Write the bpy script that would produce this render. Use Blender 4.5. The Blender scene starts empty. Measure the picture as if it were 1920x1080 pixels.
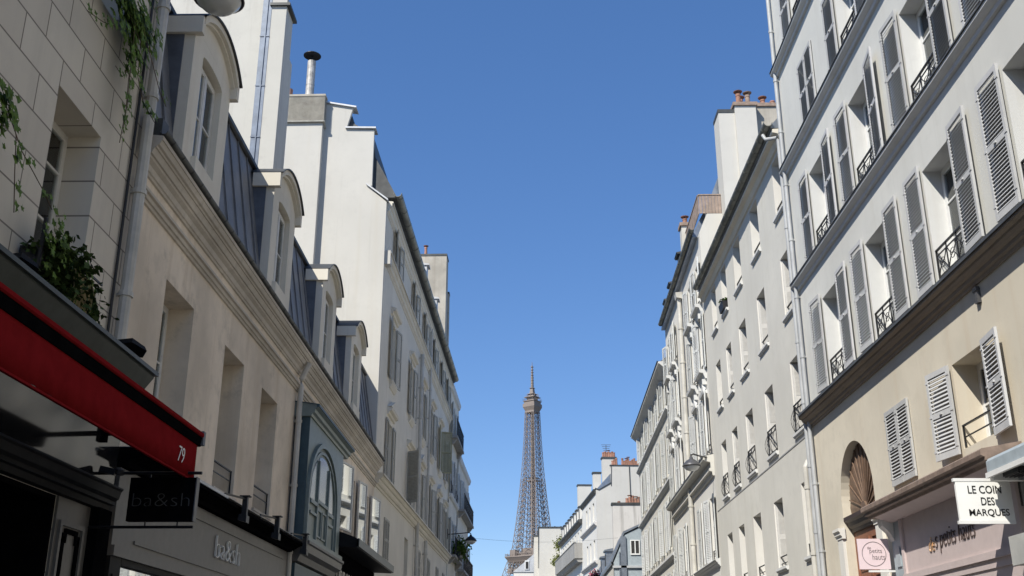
import bpy, bmesh, math, random
from mathutils import Vector, Matrix
R = math.radians
random.seed(7)
sc = bpy.context.scene
C = sc.collection

# ------------------------------------------------------------------ camera, sky, sun, exposure
FPX = 1984.0
PITCH = math.atan(725/FPX)
YAW = math.atan(28*math.cos(PITCH)/FPX)
cam = bpy.data.cameras.new('camera'); co = bpy.data.objects.new('camera', cam); C.objects.link(co)
cam.sensor_width = 36; cam.lens = 36*FPX/1920; cam.clip_start = .1; cam.clip_end = 6000
co.location = (0, 0, 1.6); co.rotation_euler = (R(90)+PITCH, 0, YAW)
sc.camera = co
SUN = Vector((-1, -1.3, 1.7)).normalized()
W = bpy.data.worlds.new('World'); sc.world = W; W.use_nodes = True
nt = W.node_tree
sky = nt.nodes.new('ShaderNodeTexSky'); sky.sky_type = 'NISHITA'; sky.sun_disc = False
sky.sun_elevation = math.asin(SUN.z); sky.sun_rotation = math.atan2(SUN.x, SUN.y)
sky.air_density = 1.0; sky.dust_density = 0.0; sky.ozone_density = 8; sky.altitude = 300
hs = nt.nodes.new('ShaderNodeHueSaturation'); hs.inputs['Hue'].default_value = .512; hs.inputs['Saturation'].default_value = 1.16
ga = nt.nodes.new('ShaderNodeGamma'); ga.inputs[1].default_value = .72
nt.links.new(sky.outputs[0], hs.inputs['Color']); nt.links.new(hs.outputs[0], ga.inputs[0]); nt.links.new(ga.outputs[0], nt.nodes['Background'].inputs[0])
nt.nodes['Background'].inputs[1].default_value = .155
sun = bpy.data.lights.new('sun', 'SUN'); so = bpy.data.objects.new('sun', sun); C.objects.link(so)
sun.energy = 4.2; sun.angle = R(.53); sun.color = (1, .955, .865)
so.rotation_euler = SUN.to_track_quat('Z', 'Y').to_euler()
so.location = (-20, -20, 40)
sc.view_settings.view_transform = 'Standard'; sc.view_settings.look = 'None'
sc.view_settings.exposure = .58; sc.view_settings.gamma = 1
sc.render.engine = 'CYCLES'
sc.cycles.max_bounces = 6; sc.cycles.transparent_max_bounces = 8

# ------------------------------------------------------------------ materials
MATS = {}
class NB:
    def __init__(s, name):
        s.m = bpy.data.materials.new(name); s.m.use_nodes = True
        s.t = s.m.node_tree; s.n = s.t.nodes; s.l = s.t.links
        s.b = s.n['Principled BSDF']
        s.geo = s.n.new('ShaderNodeNewGeometry')
        MATS[name] = s.m
    def noise(s, scale, sx=1, sy=1, sz=1, detail=4, rough=.55):
        mp = s.n.new('ShaderNodeMapping'); mp.inputs['Scale'].default_value = (sx, sy, sz)
        s.l.new(s.geo.outputs['Position'], mp.inputs[0])
        n = s.n.new('ShaderNodeTexNoise'); n.inputs['Scale'].default_value = scale
        n.inputs['Detail'].default_value = detail; n.inputs['Roughness'].default_value = rough
        s.l.new(mp.outputs[0], n.inputs['Vector']); return n.outputs['Fac']
    def ramp(s, fac, a, b, ca=(0,0,0,1), cb=(1,1,1,1)):
        r = s.n.new('ShaderNodeValToRGB'); r.color_ramp.elements[0].position = a; r.color_ramp.elements[1].position = b
        r.color_ramp.elements[0].color = ca; r.color_ramp.elements[1].color = cb
        s.l.new(fac, r.inputs[0]); return r.outputs[0]
    def mix(s, fac, a, b, mode='MIX'):
        m = s.n.new('ShaderNodeMix'); m.data_type = 'RGBA'; m.blend_type = mode
        for sock, v in ((m.inputs[0], fac), (m.inputs[6], a), (m.inputs[7], b)):
            if isinstance(v, (int, float)): sock.default_value = v
            elif isinstance(v, tuple): sock.default_value = (v+(1,))[:4]
            else: s.l.new(v, sock)
        return m.outputs[2]
    def bump(s, h, strength=.3, dist=.02):
        b = s.n.new('ShaderNodeBump'); b.inputs['Strength'].default_value = strength; b.inputs['Distance'].default_value = dist
        s.l.new(h, b.inputs['Height']); s.l.new(b.outputs[0], s.b.inputs['Normal'])
    def out(s, col, rough=.8, metal=0, spec=.5):
        if isinstance(col, tuple): s.b.inputs['Base Color'].default_value = (col+(1,))[:4]
        else: s.l.new(col, s.b.inputs['Base Color'])
        s.b.inputs['Roughness'].default_value = rough; s.b.inputs['Metallic'].default_value = metal
        s.b.inputs['Specular IOR Level'].default_value = spec
        return s.m

def k(c, f): return tuple(min(1, x*f) for x in c)
def stucco(name, c, var=.12, streak=.25, stain=(.5,.45,.4), grime=.12, bump=.25):
    b = NB(name)
    col = b.mix(b.ramp(b.noise(.45, detail=6), .35, .68), k(c, 1-var), k(c, 1+var*.5))
    col = b.mix(b.ramp(b.noise(3.0, detail=8, rough=.7), .5, .75), col, k(c, 1-var*.9))
    st = b.ramp(b.noise(1.0, 2.6, 2.6, .12, detail=5, rough=.65), .52, .78)
    col = b.mix(b.mix(streak, (0,0,0), st), col, k(tuple(x*y*1.25 for x, y in zip(c, stain)), 1))
    g = b.ramp(b.noise(1.6, detail=10, rough=.75), .56, .72)
    col = b.mix(b.mix(grime, (0,0,0), g), col, k(c, .45))
    dr = b.ramp(b.noise(1.0, 9, 9, .35, detail=4, rough=.6), .60, .72)
    col = b.mix(b.mix(min(.9, streak*.6+.08), (0,0,0), dr), col, k(c, .78))
    b.bump(b.noise(40, detail=6), bump, .004)
    return b.out(col, .9, spec=.25)
def plain(name, c, rough=.6, metal=0, var=.1, scale=6, spec=.5, bump=0):
    b = NB(name)
    col = b.mix(b.ramp(b.noise(scale, detail=6, rough=.65), .35, .7), k(c, 1-var), k(c, 1+var))
    if name.startswith('shutter') or name.startswith('curtain') or name == 'terracotta':
        oi = b.n.new('ShaderNodeObjectInfo'); col = b.mix(oi.outputs['Random'], b.mix(1.0, col, (.84, .84, .82), 'MULTIPLY'), b.mix(1.0, col, (1.06, 1.06, 1.06), 'MULTIPLY'))
        col = b.mix(b.mix(.5, (0,0,0), b.ramp(b.noise(1.0, 6, 6, 1.2, detail=6, rough=.7), .55, .75)), col, k(c, .7))
    if bump: b.bump(b.noise(scale*6, detail=5), bump, .004)
    return b.out(col, rough, metal, spec)

stucco('stone_grey_white', (.595, .59, .55), .08, .3, (.62,.6,.56), .10)
stucco('stone_beige', (.62, .565, .46), .12, .35, (.62,.5,.4), .15)
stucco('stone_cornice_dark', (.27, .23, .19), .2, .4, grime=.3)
stucco('stone_pale_grey', (.61, .59, .53), .09, .3, (.62,.6,.54), .12)
stucco('stone_white', (.68, .66, .61), .05, .15, grime=.06)
stucco('stone_gable', (.57, .55, .50), .06, .35, (.7,.66,.58), .12)
stucco('stone_stack', (.56, .54, .485), .08, .6, (.45,.42,.38), .3)
stucco('stone_tan', (.77, .665, .535), .28, .6, (.5,.45,.38), .6)
stucco('stone_tan_moulding', (.56, .51, .44), .25, .5, (.45,.43,.4), .45)
stucco('stone_cream', (.70, .655, .56), .10, .3, (.6,.55,.5), .15)
stucco('stone_old', (.50, .46, .39), .3, .6, (.4,.36,.33), .95)
stucco('stone_trim', (.62, .62, .60), .08, .3, grime=.12)
stucco('stone_stained', (.58, .56, .53), .1, 1.0, (.26,.25,.24), .45)
plain('paint_white', (.72, .72, .70), .5, var=.05)
plain('paint_offwhite', (.60, .585, .55), .55, var=.07)
plain('shutter_grey', (.50, .50, .50), .6, var=.06, spec=.3)
plain('shutter_pale', (.60, .61, .60), .6, var=.08, spec=.3)
plain('shutter_dull', (.40, .385, .34), .6, var=.1, spec=.3)
plain('shutter_olive', (.36, .34, .22), .6, var=.1, spec=.3)
plain('iron_black', (.02, .02, .022), .45, .3, var=.3)
plain('iron_grey', (.10, .10, .105), .45, .4, var=.3)
plain('zinc', (.30, .33, .37), .42, .75, var=.2, scale=2.5, bump=.15)
plain('zinc_light', (.50, .51, .52), .5, .2, var=.12, scale=3, bump=.12)
plain('zinc_dark', (.07, .072, .07), .55, .3, var=.35, scale=2, bump=.2)
plain('zinc_gutter', (.20, .20, .175), .5, .4, var=.35, scale=1.5, bump=.2)
plain('slate_blue', (.10, .112, .135), .5, .0, var=.25, scale=3, bump=.3)
plain('lead_roof', (.16, .163, .172), .55, .1, var=.2, scale=2.5, bump=.2)
plain('pipe_cream', (.50, .48, .43), .5, .0, var=.16, scale=2)
plain('pipe_zinc', (.40, .41, .415), .6, .1, var=.15, scale=2)
plain('red_fabric', (.20, .013, .016), .9, var=.12, scale=5, spec=.0, bump=.2)
plain('shop_black', (.005, .005, .006), .85, var=.3, spec=.0)
plain('shop_black_gloss', (.015, .015, .016), .08, var=.1, spec=.45)
plain('shop_grey', (.014, .014, .015), .6, var=.2, spec=.1)
plain('hood_grey', (.04, .05, .046), .4, var=.2, spec=.3)
plain('taupe', (.125, .12, .112), .5, var=.1)
plain('teal_paint', (.17, .21, .20), .45, var=.12)
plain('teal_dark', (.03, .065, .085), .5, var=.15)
plain('pink_paint', (.54, .455, .44), .5, var=.05)
plain('pink_sign', (.74, .60, .62), .5, var=.03)
plain('brown_mould', (.23, .17, .135), .6, var=.25)
plain('grey_blue_paint', (.34, .39, .42), .5, var=.1)
plain('beam_grey', (.42, .42, .40), .6, var=.12, scale=3)
plain('sign_white', (.80, .80, .77), .5, var=.03)
plain('ink_black', (.01, .01, .01), .6, var=.1)
plain('ink_grey', (.16, .13, .13), .6, var=.1)
plain('letter_sunlit_gold', (.85, .62, .40), .25, .9, var=.1)  # bright copy of the script lettering, sunlight painted into its colour
plain('letter_bronze', (.10, .075, .07), .4, .3, var=.2)
plain('letter_pale', (.55, .52, .48), .5, var=.1)
plain('letter_dim', (.055, .055, .055), .5, var=.1)
plain('wood_door', (.25, .105, .06), .55, var=.2, scale=8)
plain('wood_fan', (.17, .11, .075), .5, var=.25, scale=8)
plain('wood_dark', (.05, .032, .026), .5, var=.2)
plain('terracotta', (.36, .185, .13), .85, var=.4, scale=3)
plain('slate_grey', (.15, .16, .175), .5, .0, var=.25, scale=3, bump=.3)
stucco('balcony_stone', (.33, .32, .30), .1, .5, (.4,.4,.4), .3)
plain('clay_cap', (.30, .22, .17), .85, var=.3)
plain('curtain', (.72, .71, .68), .9, var=.08, scale=3)
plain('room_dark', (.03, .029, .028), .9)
plain('frame_wood', (.62, .60, .55), .5, var=.1)
plain('leaf_dark', (.045, .075, .018), .7, var=.5, spec=.2, scale=9)
plain('leaf_green', (.10, .165, .03), .7, var=.45, spec=.2, scale=9)
plain('leaf_yellow', (.20, .22, .06), .6, var=.4, scale=9)
plain('straw', (.30, .24, .12), .8, var=.3)
plain('stem_brown', (.10, .07, .045), .8)
plain('flower_pink', (.45, .12, .17), .7, var=.3)
plain('tower_iron', (.23, .19, .165), .7, .1, var=.12, scale=.1)
plain('glass_bowl', (.55, .56, .55), .12, var=.1, spec=.8)
plain('asphalt', (.055, .055, .058), .85, var=.25, scale=3, bump=.4)
plain('pavement_stone', (.22, .21, .20), .85, var=.15, scale=2, bump=.3)
plain('kerb_stone', (.30, .29, .27), .8, var=.15)
plain('ground_far', (.14, .135, .12), .9, var=.3, scale=.05)
plain('wood_slats', (.30, .23, .185), .8, var=.3, scale=4)
plain('zinc_strip', (.15, .18, .23), .4, .2, var=.25, scale=3)
plain('flue_metal', (.42, .40, .37), .6, .2, var=.35, scale=5)
plain('teal_glass', (.12, .17, .18), .12, var=.1, scale=2, spec=.6)
plain('netting', (.36, .35, .31), .9, var=.3, scale=5)
plain('paint_marking', (.7, .7, .7), .7)
def glass(name, tint, mixf):
    b = NB(name)
    tr = b.n.new('ShaderNodeBsdfTransparent'); tr.inputs[0].default_value = tint+(1,)
    gl = b.n.new('ShaderNodeBsdfGlossy'); gl.inputs['Roughness'].default_value = .02; gl.inputs[0].default_value = (.9, .93, .95, 1)
    fr = b.n.new('ShaderNodeFresnel'); fr.inputs[0].default_value = 1.5
    ad = b.n.new('ShaderNodeMath'); ad.operation = 'ADD'; ad.inputs[1].default_value = mixf; ad.use_clamp = True
    b.l.new(fr.outputs[0], ad.inputs[0])
    mx = b.n.new('ShaderNodeMixShader')
    b.l.new(ad.outputs[0], mx.inputs[0]); b.l.new(tr.outputs[0], mx.inputs[1]); b.l.new(gl.outputs[0], mx.inputs[2])
    b.l.new(mx.outputs[0], b.n['Material Output'].inputs[0])
glass('glass', (.80, .83, .82), .05)
glass('glass_mirror', (.5, .5, .5), .62)
def ashlar():
    b = NB('ashlar')
    sp = b.n.new('ShaderNodeSeparateXYZ'); b.l.new(b.geo.outputs['Position'], sp.inputs[0])
    cb = b.n.new('ShaderNodeCombineXYZ'); b.l.new(sp.outputs[1], cb.inputs[0]); b.l.new(sp.outputs[2], cb.inputs[1])
    br = b.n.new('ShaderNodeTexBrick'); br.inputs['Scale'].default_value = 1
    br.inputs['Brick Width'].default_value = .88; br.inputs['Row Height'].default_value = .43
    br.inputs['Mortar Size'].default_value = .012; br.inputs['Mortar Smooth'].default_value = .4
    br.offset = .5
    b.l.new(cb.outputs[0], br.inputs['Vector'])
    br.inputs['Color1'].default_value = (.64, .59, .50, 1); br.inputs['Color2'].default_value = (.57, .52, .44, 1)
    br.inputs['Mortar'].default_value = (.20, .175, .145, 1)
    st = b.ramp(b.noise(1.0, 2.5, 2.5, .2, detail=6, rough=.65), .5, .8)
    col = b.mix(b.mix(.3, (0,0,0), st), br.outputs['Color'], (.34, .31, .27))
    col = b.mix(b.mix(.35, (0,0,0), b.ramp(b.noise(1.3, detail=8, rough=.7), .5, .75)), col, (.46, .41, .36))
    b.bump(br.outputs['Fac'], -.5, .01)
    b.out(col, .85, spec=.25)
ashlar()

# ------------------------------------------------------------------ geometry helpers
WX = {'L': -4.9, 'R': 6.0, 'W': 0.0}
SX = {'L': 1, 'R': -1, 'W': 1}
WL = {}
class MB:
    """collects geometry in (d outward, y along, z up) of a facade side"""
    def __init__(s, side='W'): s.sx = SX[side]; s.side = side; s.v = []; s.f = []; s.mi = []
    def add(s, vs, fs, m=0):
        o = len(s.v); s.v += [tuple(p) for p in vs]; s.f += [[i+o for i in f] for f in fs]; s.mi += [m]*len(fs); return s
    def box(s, a, b, c, d, e, f, m=0):
        return s.add([(x, y, z) for x in (a, b) for y in (c, d) for z in (e, f)],
                     [(0,1,3,2), (4,6,7,5), (0,4,5,1), (2,3,7,6), (0,2,6,4), (1,5,7,3)], m)
    def quad(s, p, m=0): return s.add(p, [list(range(len(p)))], m)
    def ext(s, prof, y0, y1, m=0, caps=True, closed=True):
        n = len(prof); vs = [(d, y0, z) for d, z in prof]+[(d, y1, z) for d, z in prof]
        fs = [(i, (i+1) % n, (i+1) % n+n, i+n) for i in range(n if closed else n-1)]
        if caps: fs += [list(range(n)), list(range(2*n-1, n-1, -1))]
        return s.add(vs, fs, m)
    def extd(s, prof, d0, d1, m=0, caps=True):      # profile in (y,z), extruded outward
        n = len(prof); vs = [(d0, y, z) for y, z in prof]+[(d1, y, z) for y, z in prof]
        fs = [(i, (i+1) % n, (i+1) % n+n, i+n) for i in range(n)]
        if caps: fs += [list(range(n)), list(range(2*n-1, n-1, -1))]
        return s.add(vs, fs, m)
    def tube(s, pts, r, n=8, m=0, caps=True):
        pts = [Vector(p) for p in pts]; rs = r if isinstance(r, (list, tuple)) else [r]*len(pts)
        vs = []; N = len(pts)
        for i, p in enumerate(pts):
            t = (pts[min(i+1, N-1)]-pts[max(i-1, 0)]).normalized()
            a = t.cross(Vector((0, 0, 1)))
            if a.length < .05: a = t.cross(Vector((1, 0, 0)))
            a.normalize(); b = t.cross(a)
            for j in range(n):
                w = 2*math.pi*j/n; vs.append(tuple(p+(a*math.cos(w)+b*math.sin(w))*rs[i]))
        fs = [(i*n+j, i*n+(j+1) % n, (i+1)*n+(j+1) % n, (i+1)*n+j) for i in range(N-1) for j in range(n)]
        if caps: fs += [list(range(n)), list(range((N-1)*n, N*n))]
        return s.add(vs, fs, m)
    def lathe(s, prof, c, n=20, m=0):                # prof (r,z), centre c
        vs = [(c[0]+r*math.cos(2*math.pi*j/n), c[1]+r*math.sin(2*math.pi*j/n), c[2]+z) for r, z in prof for j in range(n)]
        N = len(prof)
        fs = [(i*n+j, i*n+(j+1) % n, (i+1)*n+(j+1) % n, (i+1)*n+j) for i in range(N-1) for j in range(n)]
        return s.add(vs, fs, m)
    def bar(s, a, b, t, m=0, t2=None):
        a = Vector(a); b = Vector(b); d = (b-a); L = d.length
        if L < 1e-6: return s
        d.normalize(); u = d.cross(Vector((0, 0, 1)))
        if u.length < .05: u = Vector((1, 0, 0))
        u.normalize(); w = d.cross(u); t2 = t2 or t
        vs = [tuple(p+u*(i*t/2)+w*(j*t2/2)) for p in (a, b) for i, j in ((-1,-1), (1,-1), (1,1), (-1,1))]
        return s.add(vs, [(0,1,2,3), (7,6,5,4), (0,4,5,1), (1,5,6,2), (2,6,7,3), (3,7,4,0)], m)
    def wall(s, y0, y1, z0, z1, holes=(), r=.3, m=0, mr=None, md=None, d=0, room=.5):
        mr = m if mr is None else mr
        ys = sorted({y0, y1, *[h[0] for h in holes], *[h[1] for h in holes]}); zs = sorted({z0, z1, *[h[2] for h in holes], *[h[3] for h in holes]})
        ys = [y for y in ys if y0 <= y <= y1]; zs = [z for z in zs if z0 <= z <= z1]
        for i in range(len(ys)-1):
            for j in range(len(zs)-1):
                cy = (ys[i]+ys[i+1])/2; cz = (zs[j]+zs[j+1])/2
                if any(h[0] < cy < h[1] and h[2] < cz < h[3] for h in holes): continue
                s.quad([(d, ys[i], zs[j]), (d, ys[i+1], zs[j]), (d, ys[i+1], zs[j+1]), (d, ys[i], zs[j+1])], m)
        for h in holes:
            if len(h) > 4: continue
            a, b, c, e = h
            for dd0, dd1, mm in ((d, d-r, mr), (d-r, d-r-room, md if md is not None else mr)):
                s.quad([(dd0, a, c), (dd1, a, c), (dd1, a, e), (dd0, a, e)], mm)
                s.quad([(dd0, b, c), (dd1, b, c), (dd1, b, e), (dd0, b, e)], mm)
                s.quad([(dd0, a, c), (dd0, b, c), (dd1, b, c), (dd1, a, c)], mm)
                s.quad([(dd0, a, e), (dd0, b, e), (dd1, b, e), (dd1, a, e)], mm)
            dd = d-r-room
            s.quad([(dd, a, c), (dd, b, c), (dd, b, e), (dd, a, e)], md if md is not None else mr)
        return s
    def mesh(s, name, mats, org=(0, 0, 0), smooth=False):
        me = bpy.data.meshes.new(name)
        me.from_pydata([((v[0]-org[0])*s.sx, v[1]-org[1], v[2]-org[2]) for v in s.v], [], s.f)
        for m in ([mats] if isinstance(mats, str) else mats): me.materials.append(MATS[m])
        for p, m in zip(me.polygons, s.mi): p.material_index = m; p.use_smooth = smooth
        me.validate(); me.update()
        bm = bmesh.new(); bm.from_mesh(me); bmesh.ops.recalc_face_normals(bm, faces=bm.faces); bm.to_mesh(me); bm.free()
        return me
    def put(s, name, mats, parent=None, org=None, smooth=False, cap=None):
        """link as one object; origin given in d,y,z of the side (default: bottom middle of bounds)"""
        if org is None:
            xs, ys, zs = zip(*s.v); org = ((min(xs)+max(xs))/2, (min(ys)+max(ys))/2, min(zs))
        return place(name, s.mesh(name, mats, org, smooth), parent, org, s.side)
def wpos(org, side): return Vector((WX[side]+SX[side]*org[0], org[1], org[2]))
def place(name, me, parent, org, side):
    o = bpy.data.objects.new(name, me); C.objects.link(o); w = wpos(org, side); WL[o.name] = w
    if parent: o.parent = parent; o.location = w-WL[parent.name]
    else: o.location = w
    return o
def tag(o, label=None, cat=None, group=None, kind=None):
    if label: o['label'] = label
    if cat: o['category'] = cat
    if group: o['group'] = group
    if kind: o['kind'] = kind
    return o
def thing(name, label, cat, org=(0, 0, 0), side='W', group=None):
    o = bpy.data.objects.new(name, None); C.objects.link(o); o.empty_display_size = .3
    w = wpos(org, side); WL[o.name] = w; o.location = w
    return tag(o, label, cat, group)
def textmb(mb, s, w, h, org, plane, thick=.01, off=0.0, shear=0.0, m=0, sp=1.0, space=1.0):
    """lettering fitted in w x h with lower left corner org; plane 'facade' or 'front' (facing the camera side, -y)"""
    cu = bpy.data.curves.new('t', 'FONT'); cu.body = s; cu.size = 1; cu.offset = off; cu.extrude = .01; cu.shear = shear
    cu.align_x = 'CENTER'; cu.space_line = sp; cu.space_character = space; cu.resolution_u = 3
    ob = bpy.data.objects.new('t', cu); me = bpy.data.meshes.new_from_object(ob)
    vs = [v.co.copy() for v in me.vertices]
    x0 = min(v.x for v in vs); x1 = max(v.x for v in vs); y0 = min(v.y for v in vs); y1 = max(v.y for v in vs)
    out = []
    for v in vs:
        u = (v.x-x0)/(x1-x0)*w; q = (v.y-y0)/(y1-y0)*h; t = (v.z+.01)/.02*thick
        if plane == 'facade': out.append((org[0]+t, org[1]+mb.sx*u, org[2]+q))
        else: out.append((org[0]+mb.sx*u, org[1]-t, org[2]+q))
    mb.add(out, [list(p.vertices) for p in me.polygons], m)
    bpy.data.objects.remove(ob); bpy.data.curves.remove(cu); bpy.data.meshes.remove(me)

# ------------------------------------------------------------------ cached facade pieces (shared meshes, own origins)
CACHE = {}
def cached(key, fn):
    if key not in CACHE: CACHE[key] = fn()
    return CACHE[key]
def m_frame(side, w, h, mat, bars=(.38,), arch=False):
    def f():
        b = MB(side); t = .055; D = .05
        b.box(-D, 0, -w/2, -w/2+t, 0, h); b.box(-D, 0, w/2-t, w/2, 0, h); b.box(-D, 0, -w/2+t, w/2-t, 0, t); b.box(-D, 0, -w/2+t, w/2-t, h-t, h)
        b.box(-D, .012, -.05, .05, t, h-t)
        for sg in (-1, 1):
            y0, y1 = (.05, w/2-t) if sg > 0 else (-w/2+t, -.05)
            b.box(-.04, .004, y0, y0+.035, t, h-t); b.box(-.04, .004, y1-.035, y1, t, h-t)
            b.box(-.04, .004, y0+.035, y1-.035, t, t+.09); b.box(-.04, .004, y0+.035, y1-.035, h-t-.04, h-t)
            for q in bars: b.box(-.035, .002, y0+.035, y1-.035, h*q-.014, h*q+.014)
        return b.mesh('window_frame', mat)
    return cached(('fr', side, round(w, 2), round(h, 2), mat, bars), f)
def m_pane(side, w, h, mat='glass'):
    def f():
        b = MB(side); b.box(-.006, 0, -w/2+.06, w/2-.06, .06, h-.06); return b.mesh('pane', mat)
    return cached(('pa', side, round(w, 2), round(h, 2), mat), f)
def m_curtain(side, w, h, kind):
    def f():
        b = MB(side); n = 26
        rng = {0: [(-.5, .5)], 1: [(-.5, -.12), (.15, .5)], 2: [(-.5, .1)], 3: [(-.5, .5)]}[kind]
        z0 = h*.5 if kind == 3 else .05
        for a, c in rng:
            vs = []
            for i in range(n+1):
                y = (a+(c-a)*i/n)*(w-.1); d = .018*math.sin(i*1.9)+.008*math.sin(i*.7+1)
                vs += [(d, y, z0), (d*.6, y*.99, h-.05)]
            b.add(vs, [(2*i, 2*i+2, 2*i+3, 2*i+1) for i in range(n)])
        return b.mesh('curtain', 'curtain', smooth=True)
    return cached(('cu', side, round(w, 2), round(h, 2), kind), f)
def m_shutter(side, w, h, mat, slats=34, th=.035, panels=2, flip=1):
    """louvred leaf: origin bottom centre, thickness outward 0..th"""
    def f():
        b = MB(side); st = .055
        b.box(0, th, -w/2, -w/2+st, 0, h); b.box(0, th, w/2-st, w/2, 0, h)
        rails = [0]+[h*(i+1)/panels-.04 for i in range(panels-1)]+[h-.075]
        rh = [.09]+[.08]*(panels-1)+[.075]
        for z, q in zip(rails, rh): b.box(.001, th-.001, -w/2+st, w/2-st, z, z+q)
        for p in range(panels):
            z0 = rails[p]+rh[p]; z1 = rails[p+1]; n = max(3, int(round((z1-z0)/(h/slats))))
            pz = (z1-z0)/n
            for i in range(n):
                z = z0+pz*(i+.5)
                hh = pz*.40
                prof = [(.002, z+hh*1.1), (.006, z+hh*1.1+.007), (th-.002, z-hh*.5), (th-.006, z-hh*.5-.007)]
                b.ext(prof, -w/2+st, w/2-st)
        # hinges and the catch on the middle rail
        for z in (h*.1, h*.5, h*.9):
            b.box(th, th+.008, -w/2-.012, -w/2+.05, z-.012, z+.012)
            b.box(th, th+.008, w/2-.05, w/2+.012, z-.012, z+.012)
        b.box(th, th+.02, -.03, .03, h*.5-.01, h*.5+.015)
        return b.mesh('shutter', mat)
    return cached(('sh', side, round(w, 2), round(h, 2), mat, slats, panels, flip), f)
def m_fold(side, w, h):
    def f():
        b = MB(side); b.box(-w/2, w/2, -.05, 0, 0, h)
        for i in (0, 1):
            z0 = .08+i*(h/2-.02); n = 22; q = (h/2-.14)/n
            for j in range(n): b.box(-w/2+.04, w/2-.04, -.056, -.0501, z0+j*q, z0+j*q+q*.72)
        return b.mesh('folded_shutter', 'paint_offwhite')
    return cached(('fo', side, w, round(h, 2)), f)
def m_railing(side, w, h, style, mat='iron_black'):
    def f():
        b = MB(side); t = .016; D = 0
        b.bar((D, -w/2, h), (D, w/2, h), .035, t2=.02)
        if style != 'bar':
            b.bar((D, -w/2, .05), (D, w/2, .05), .02)
            b.bar((D, -w/2, h*.82), (D, w/2, h*.82), t)
        for y in (-w/2, w/2): b.bar((D, y, 0), (D, y, h), .022)
        if style == 'lattice':                       # crossed curved bars in three bays
            n = 3; bw = w/n
            for i in range(n):
                a = -w/2+i*bw
                if i: b.bar((D, a, .05), (D, a, h), t)
                for sg in (1, -1):
                    pts = []
                    for q in range(7):
                        u = q/6; yy = a+bw*(u if sg > 0 else 1-u); zz = .05+(h*.77)*(u+.12*math.sin(u*math.pi*2)); pts.append((D, yy, zz))
                    b.tube(pts, t*.5, 5, caps=False)
                b.tube([(D, a+bw/2+bw*.22*math.cos(w_), .05+h*.38+h*.16*math.sin(w_)) for w_ in [math.pi*2*j/10 for j in range(11)]], t*.4, 4, caps=False)
        elif style == 'belly':                       # bowed basket with crossed hoops
            n = max(2, int(w/.36)); bw = w/n; t = .013
            for i in range(n+1):
                a = -w/2+i*bw
                b.tube([(D+.10*math.sin(math.pi*min(1, u*1.1))*(1-.2*u), a, h*u) for u in [j/8 for j in range(9)]], t*.5, 5, caps=False)
            for i in range(n):
                a = -w/2+i*bw
                for sg in (1, -1):
                    b.tube([(D+.10*math.sin(math.pi*min(1, u*1.1))*(1-.2*u), a+bw*(u if sg > 0 else 1-u), h*u) for u in [j/6 for j in range(7)]], t*.45, 5, caps=False)
        elif style == 'bars':
            n = max(4, int(w/.13))
            for i in range(1, n): b.bar((D, -w/2+w*i/n, .05), (D, -w/2+w*i/n, h), t)
        elif style == 'bar':
            b.bar((D, -w/2, h-.16), (D, w/2, h-.16), .016)
        return b.mesh('railing', mat)
    return cached(('ra', side, round(w, 2), round(h, 2), style, mat), f)
def m_sill(side, w, th, out, mat):
    def f():
        b = MB(side); b.ext([(-.3, 0), (out, 0), (out, -th*.6), (out-.02, -th*.75), (out-.03, -th), (-.3, -th)], -w/2, w/2)
        return b.mesh('sill', mat)
    return cached(('si', side, round(w, 2), th, out, mat), f)
wcount = [0]
def window(bd, side, y, z, w, h, r=.28, fmat='paint_white', bars=(.36, .68), curt=None, rail=None, railh=.45, raild=.03, sill=None, sillmat='stone_trim', railmat='iron_black', pmat='glass', label=None):
    """a window of building bd: frame mesh at reveal depth r with pane, curtain, sill and railing as sub-parts"""
    fr = place('window', m_frame(side, w, h, fmat, bars), bd, (-r, y, z), side)
    place('pane', m_pane(side, w, h, pmat), fr, (-r-.015, y, z), side)
    wcount[0] += 1
    if curt is None: curt = (0, 1, 1, 2, 1, 3, None)[(wcount[0]*5) % 7]
    if curt is not None and curt >= 0: place('curtain', m_curtain(side, w, h, curt), fr, (-r-.14, y, z), side)
    if sill: place('sill', m_sill(side, w+sill[0]*2, sill[1], sill[2], sillmat), fr, (0, y, z), side)
    if rail: place('railing', m_railing(side, w-.02, railh, rail, railmat), fr, (raild, y, z+.02), side)
    return fr
def shutters(bd, side, y, z, w, h, sw, mat='shutter_grey', slats=34, d=.03, panels=2, closed=False, jam=(0, 0), angle=(0, 0)):
    """pair of louvred leaves folded back on the wall either side of an opening w wide (or closed over it)"""
    me = m_shutter(side, sw, h, mat, slats, panels=panels)
    for i, sg in enumerate((-1, 1)):
        yy = y+sg*(sw/2+.01) if closed else y+sg*(w/2+sw/2+.03)
        o = place('shutter', me, bd, (d, yy, z), side)
        a = angle[i]
        if a:      # swung out from the hinge beside the opening
            hinge = y+sg*(w/2+.03)
            ar = R(a); sxx = SX[side]
            o.rotation_euler = (0, 0, -sg*sxx*ar)
            p = wpos((d+sw/2*math.sin(ar), hinge+sg*sw/2*math.cos(ar), z), side)
            o.location = p-WL[bd.name]
def rotate_root(o, pivot, ang):
    """turn a building about the vertical through pivot (x,y) by ang degrees clockwise seen from above"""
    p = Vector((pivot[0], pivot[1], 0)); M = Matrix.Rotation(-R(ang), 3, 'Z')
    o.location = p+M@(o.location-p); o.rotation_euler = (0, 0, -R(ang))

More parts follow.
